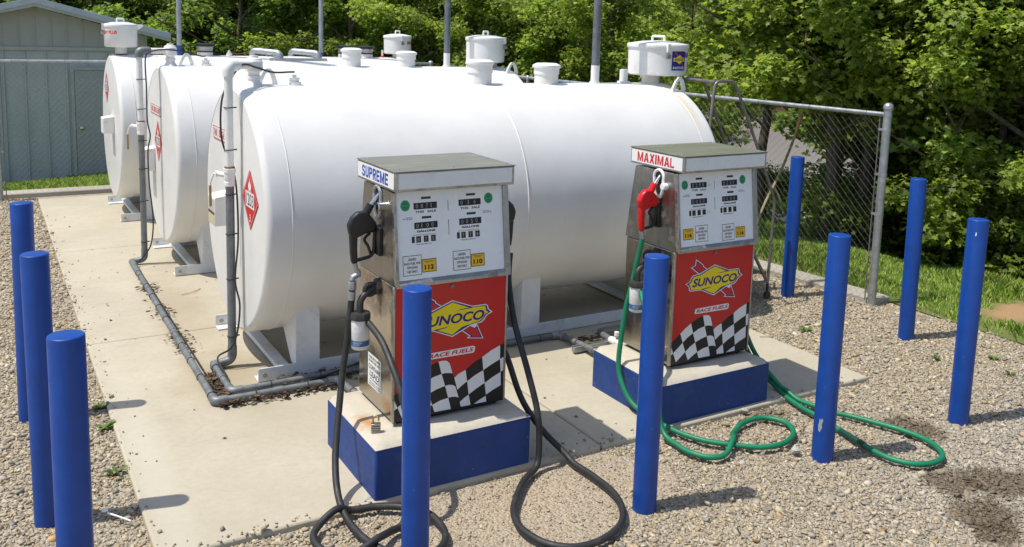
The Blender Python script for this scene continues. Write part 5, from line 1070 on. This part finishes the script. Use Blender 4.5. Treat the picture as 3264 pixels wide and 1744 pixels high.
def plant(key, x, y, z, label, rot=0, sc=1.0, group="trees behind the tanks and fence"):
    nm = KIND[key][0]
    if key not in first:
        r_ = thing(nm, (0, 0, 0), label, "shrub" if key == 'bush' else "tree", group); mb, V, F, T = TPL[key]
        part("trunk", mb, M['bark'], r_); npmesh("crown", V, F, M['leaf'], T, parent=r_); first[key] = r_
    else:
        src = first[key]; r_ = src.copy(); COL.objects.link(r_); r_["label"] = label; r_["group"] = group
        for ch in list(src.children): c = ch.copy(); COL.objects.link(c); c.parent = r_
    r_.location = (x, y, z); r_.rotation_euler = (0, 0, rot); r_.scale = (sc, sc, sc)
def gz(x, y): return float(hterr(x, y)) - .05
NEAR = [('near_a', 10.3, 3.2, .3, 1.0, "bright green maple behind the two rightmost bollards"), ('near_a', 9.7, 2.2, 3.3, .85, "small bright maple at the wood's edge above the rightmost bollard"), ('near_b', 9.5, 1.2, 1.2, .95, "low-branching maple overhanging the grass at the right edge of the picture"),
        ('near_a', 11.8, 3.9, 2.4, 1.0, "green maple between the fence end post and the rightmost bollard, set back from the grass"), ('slim', 12.6, 10.6, 3.6, 1.1, "slender tree by the river behind the ladder's near handrail"), ('near_a', 10.2, 12.6, 4.1, 1.0, "green maple behind the right vent of the nearest tank"),
        ('near_b', 13.2, 2.2, 5.1, 1.15, "shaded maple deep in the wood at far right"), ('near_a', 14.0, 5.0, .9, 1.15, "shaded maple deep in the wood right of the fence post"),
        ('near_b', 8.9, 14.2, .5, 1.05, "bright maple behind the middle tank's white-footed pole"), ('near_a', 6.8, 15.8, 1.7, 1.0, "bright maple behind the left vent of the middle tank"), ('mid', 11.2, 16.0, 2.2, 1.1, "bushy tree behind the middle tank's spill container"), ('mid', 4.9, 18.0, .4, 1.0, "bushy tree behind the two galvanised pipes on the farthest tank"), ('mid', 8.6, 19.5, 3.3, 1.15, "bushy tree behind the right spill container of the farthest tank"),
        ('near_b', 12.6, 13.4, 2.0, 1.1, "bright maple behind the nearest tank's pole"), ('mid', 13.5, 4.0, 1.1, 1.2, "bushy tree filling the wood behind the two rightmost bollards"), ('mid', 16.8, 3.6, 3.0, 1.2, "bushy tree near the river bank, far behind the rightmost bollard"), ('mid', 12.2, .6, 4.0, 1.2, "bushy tree filling the wood beyond the right edge of the picture")]
for key, x, y, r_, s_, lb in NEAR: plant(key, x, y, gz(x, y), lb, r_, s_)
for i, (x, y, r_, s_, lb) in enumerate([(8.15, 3.45, .2, 1.0, "slender trunk close behind the fence, leftmost of the clump beside the far right bollard"), (8.5, 3.65, 1.4, .95, "slender trunk in the middle of the clump behind the fence"), (8.85, 3.25, 2.9, 1.05, "slender trunk of the clump nearest the fence end post"), (8.35, 4.5, 3.3, 1.0, "slender tree behind the fence, just left of the far right bollard's top"), (9.4, 4.3, 5.2, 1.05, "slender tree at the back of the trunk clump behind the fence"), (9.6, 9.6, 4.0, .9, "slender tree behind the nearest tank's spill container"), (10.2, 2.7, 5.0, 1.0, "slender tree just right of the fence end post")]):
    plant('slim', x, y, gz(x, y), lb, r_, s_, "slender trees behind the fence")
for i, (x, y, r_, s_, lb) in enumerate([(9.4, 3.4, .2, .75, "low shrub at the wood's edge behind the second bollard from the right"), (9.1, 1.6, 2.2, .7, "low shrub at the right edge of the picture where the grass ends"), (10.2, 2.1, 3.9, .9, "taller shrub in the shade between the two rightmost bollards"), (9.1, 5.3, .8, .42, "low shrub behind the fence, left of the trunk clump")]):
    plant('bush', x, y, gz(x, y), lb, r_, s_, "shrubs at the wood's edge")
DARK = [(2.2, 24, 0, 1.0, "dark dense tree just right of the shed roof"), (4.6, 25, 1.1, 1.05, "dark dense tree behind the left blue-banded pole"), (7.0, 26, 2.3, 1.1, "dark dense tree between the two blue-banded poles"), (9.5, 25, 3.1, 1.05, "dark dense tree behind the right blue-banded pole"), (-.5, 26, 4.4, 1.0, "dark dense tree directly above the shed ridge"), (12.5, 24, .7, 1.1, "dark dense tree deep behind the nearest tank's left vent"), (16, 22, 1.9, 1.1, "dark dense tree deep behind the nearest tank's pole"), (-3.5, 25, 2.9, 1.0, "dark dense tree left of the shed ridge")]
DARK += [(-6, 31, .3, 1.15, "dark tree in the second row, far left behind the shed"), (-1.5, 32, 1.3, 1.2, "dark tree in the second row behind the shed roof"), (3.5, 31.5, 2.2, 1.2, "dark tree in the second row above the farthest tank's left end"), (8, 32, 3.7, 1.25, "dark tree in the second row above the middle of the farthest tank"), (12.5, 31, 5.2, 1.25, "dark tree in the second row above the right end of the farthest tank"), (17.5, 29, .9, 1.25, "dark tree in the second row behind the bushy trees"), (21.5, 25, 2.0, 1.25, "dark tree in the second row behind the nearest tank's spill container")]
for x, y, r_, s_, lb in DARK: plant('dark', x, y, gz(x, y), lb, r_, s_, "dark trees across the back")
k = 0
for (x, y) in [(-8, 42), (0, 44), (8, 43), (16, 42), (24, 40), (31, 36), (36, 28), (37, 20), (38, 12), (38, 4), (38, -4), (4, 52), (14, 51), (24, 49), (34, 44), (43, 33), (45, 22), (46, 11), (46, 0), (-16, 46), (-4, 50), (9, 47), (20, 45), (28, 42), (35, 40), (36, 32), (37, 24), (38, 16), (38, 8), (38, 0), (40, 28), (41, 18), (42, 8)]:
    plant('far', x, y, float(hillh(np.array(x), np.array(y))) - .3, "distant tree in the wood on the far side of the river", RNG.uniform(0, 6), RNG.uniform(.9, 1.2), "distant trees across the river")

# broken branch hanging in front of the trees, thin bare sticks
t = thing("broken_branch", (7.62, 4.0, -.05), "pale snapped branch leaning behind the fence, left of the far right bollard", "branch")
mb = MB(); mb.tube(spline([(7.60, 4.0, -.15), (7.81, 4.0, .29), (8.02, 4.0, .63), (8.2, 4.0, 1.0), (8.23, 4.0, 1.08)]), .017, 7); mb.tube(spline([(7.93, 4.0, .50), (8.0, 3.95, .35), (8.05, 3.9, .12)]), .011, 6); part("limb", mb, M['twig'], t)
mb = MB(); mb.tube([(8.22, 4.0, 1.06), (8.28, 4.0, 1.2), (8.32, 4.0, 1.31), (8.35, 4.0, 1.40), (8.38, 4.0, 1.50)], [.015, .018, .034, .026, .004], 6); part("split_end", mb, M['broken'], t)

# ------------------------------------------------------------------ grass (stuff), weeds, litter
def blades(name, n, xr, yr, mask, hmin, hmax, label, zf, w=.006):
    x = RNG.uniform(*xr, n); y = RNG.uniform(*yr, n); kp = mask(x, y); x, y = x[kp], y[kp]; n = len(x); z = zf(x, y) - .01
    h = RNG.uniform(hmin, hmax, n) * (.55 + .9 * (.5 + .5 * np.sin(x * 2.3 + 1.7 * np.sin(y * 1.9))) ** 1.0); a = RNG.uniform(0, 6.28, n); le = RNG.uniform(.1, .75, n) * h
    dx, dy = np.cos(a), np.sin(a); ww = w * RNG.uniform(.6, 1.4, n)
    P = np.stack([x, y, z], 1); side = np.stack([-dy, dx, 0 * dx], 1) * ww[:, None]
    mid = P + np.stack([dx * le * .3, dy * le * .3, h * .6], 1); tip = P + np.stack([dx * le, dy * le, h], 1)
    V = np.stack([P - side, P + side, mid + side * .7, tip, mid - side * .7], 1).reshape(-1, 3); F = np.arange(n * 5).reshape(n, 5)
    pal = np.array([[.32, .47, .09], [.27, .41, .07], [.38, .50, .12], [.44, .48, .18]]); c = pal[RNG.integers(0, 4, n)] * RNG.uniform(.7, 1.2, (n, 1))
    o = npmesh(name, V, F, M['grass'], np.repeat(c, 5, 0), kind='stuff'); tag(o, label, "grass")
bare = lambda x, y: ((x - 7.25) / .42) ** 2 + ((y - .45) / .24) ** 2
blades("grass_blades", 75000, (6.5, 9.6), (-1.5, 8.5), lambda x, y: (bare(x, y) > 1.0 + .5 * np.sin(x * 23) * np.sin(y * 17)) & ((x > 6.62 + .08 * np.sin(y * 7)) | (RNG.random(len(x)) < .12)) & ((y < 1.1) | (x > FA.x + .27 + (y - 1.2) * (FB.x - FA.x) / (FB.y - FA.y))) & (RNG.random(len(x)) < np.clip((9.6 - x) / 1.2, 0, 1)), .04, .10, "green grass growing on the verge beyond the fence and gravel", lambda x, y: hterr(x, y))
blades("lawn_blades", 26000, (-1.5, 2.0), (9.62, 12.98), lambda x, y: x < 9, .04, .12, "green grass strip between the back fence and the shed", lambda x, y: hterr(x, y), .008)
def weed(x, y, s, label, n=22, z=-.03):
    V = []; F = []; T = []
    for i in range(n):
        a = random.uniform(0, 6.28); L = s * random.uniform(.5, 1.1); rise = random.uniform(.25, .95); w = L * .16; b = Vector((x, y, z)); d = Vector((math.cos(a), math.sin(a), rise)).normalized(); sd = Vector((-math.sin(a), math.cos(a), 0)) * w
        m_ = b + d * L * .55; e = b + d * L - Vector((0, 0, L * .2)); k = len(V); V += [b, m_ + sd, e, m_ - sd]; F.append((k, k + 1, k + 2, k + 3)); c = random.uniform(.7, 1.2); T += [(.10 * c, .15 * c, .045 * c)] * 4
    o = npmesh("weed", np.array([tuple(v) for v in V]), np.array(F), M['grass'], np.array(T)); tag(o, label, "weed", "weeds sprouting in the gravel")
for x, y, s, lb in [(-.03, 1.86, .075, "green weed at the pad's left edge, just above the upper bollard shadow"), (-.05, 1.55, .09, "green weed at the pad's left edge, just below the upper bollard shadow"), (-.06, .95, .08, "small weed at the pad's left edge, between the two bollard shadows"), (-.28, -.25, .07, "small weed in the gravel near the foot of the nearest left bollard"), (5.0, .55, .05, "weed in the gravel right of the pad corner"), (5.55, .05, .06, "weed in the gravel between the two rightmost bollards"), (5.95, -.15, .07, "weed in the gravel nearest the grass at the right edge"), (5.75, -.4, .06, "weed in the gravel beside the rightmost bollard's shadow"), (5.15, .95, .08, "weed in the gravel in front of the fence end post")]: weed(x, y, s, lb)

def litter(name, n, sampler, size, label, pal, cat="leaf litter", curl=.5, zmax=.03):
    V = []; F = []; T = []
    for i in range(n):
        x, y = sampler(); a = random.uniform(0, 6.28); s = size * random.uniform(.4, 1.3); w = s * random.uniform(.35, .8); z = random.uniform(.003, zmax)
        c, d = math.cos(a), math.sin(a); tilt = random.uniform(-curl, curl); k = len(V)
        V += [(x - c * s, y - d * s, z), (x + d * w, y - c * w, z + w * tilt * .8 + .004), (x + c * s, y + d * s, z + abs(s * tilt * .7)), (x - d * w, y + c * w, z + w * abs(tilt))]; F.append((k, k + 1, k + 2, k + 3)); q = random.choice(pal); m_ = random.uniform(.6, 1.25); T += [tuple(v * m_ for v in q)] * 4
    o = npmesh(name, np.array(V), np.array(F), M['litter'], np.array(T), kind='stuff'); tag(o, label, cat)
BR = [(.10, .065, .04), (.07, .048, .032), (.15, .10, .06), (.05, .035, .025)]
def samp():
    u = random.random()
    if u < .24: return random.uniform(.605, .675), random.uniform(1.55, 2.0)
    if u < .62: return 1.0 + random.random() ** .8 * .95, random.gauss(1.66, .055)
    if u < .74: return .6 + random.random() * .8, random.gauss(1.455, .02)
    if u < .86: return random.gauss(.585 + .055 * random.choice((-.6, 1, 1)), .03), random.choice((random.gauss(4.25, .12), random.gauss(3.55, .16), random.gauss(2.75, .22)))
    return random.uniform(3.2, 3.45), random.gauss(1.42, .06)
litter("leaf_litter", 1250, samp, .021, "dark brown dead leaves drifted against the pipes on the slab", BR, zmax=.04)
litter("slab_debris", 150, lambda: (random.uniform(.1, 4.6), random.uniform(.15, 6.0)), .013, "scattered twigs, bud scales and leaf bits on the concrete pad", BR + [(.45, .36, .18), (.35, .26, .14)], "debris", zmax=.005)
def twig(x, y, L, a, label): 
    o = part("twig", MB().tube(spline([(x, y, .006), (x + math.cos(a) * L * .5, y + math.sin(a) * L * .5, .012), (x + math.cos(a + .3) * L, y + math.sin(a + .3) * L, .007)]), .003, 5), M['twig']); tag(o, label, "twig", "dry twigs on the ground")
twig(.83, 3.95, .22, .3, "dry twig beside the middle of the long pipe run"); twig(.95, 1.95, .25, -.5, "dry twig in front of the nearest tank's standpipe"); twig(4.62, .95, .28, -.6, "dry twig on the gravel by the pad's right edge")
# pale scraps on the ground
def rock(x, y, s, label):
    mb = MB(); n = 9; prof = []
    V = []; F = []
    for i in range(6):
        for k in range(n):
            th = math.pi * i / 5; ph = 2 * math.pi * k / n; r_ = s * random.uniform(.75, 1.1); V.append((x + r_ * math.sin(th) * math.cos(ph), y + r_ * math.sin(th) * math.sin(ph) * .8, -.01 + s * .35 + r_ * .55 * math.cos(th)))
    for i in range(5):
        for k in range(n): F.append((i * n + k, i * n + (k + 1) % n, (i + 1) * n + (k + 1) % n, (i + 1) * n + k))
    mb.add(V, F); o = part("rock", mb, M['rock'], smooth=0); tag(o, label, "rock", "stones lying apart in the gravel")
rock(3.50, -.02, .030, "pale lump of stone in front of the MAXIMAL plinth"); rock(3.36, -.56, .034, "pale lump of stone beside the small green hose loop"); rock(1.0, .06, .022, "small stone on the pad beside the SUPREME plinth")
mb = MB(); mb.hexa([(4.55, -1.52, -.012), (4.70, -1.56, -.012), (4.705, -1.545, -.012), (4.555, -1.50, -.012), (4.55, -1.52, .004), (4.70, -1.56, .004), (4.705, -1.545, .004), (4.555, -1.50, .004)]); o = part("wood_scrap", mb, M['wood'], bevel=.002); tag(o, "thin pale wood scrap on the wet dark gravel", "wood scrap")
mb = MB(); mb.tube([(-.145, .50, .0), (-.11, .445, .004), (-.06, .37, .004)], [.005, .004, .004], 6); mb.lathe([(.001, .0), (.012, .002), (.016, .006)], (-.155, .52, 0), 'Z', 10); o = part("plastic_spoon", mb, M['plastic']); tag(o, "broken white plastic spoon in the gravel beside the pad's left edge", "spoon")
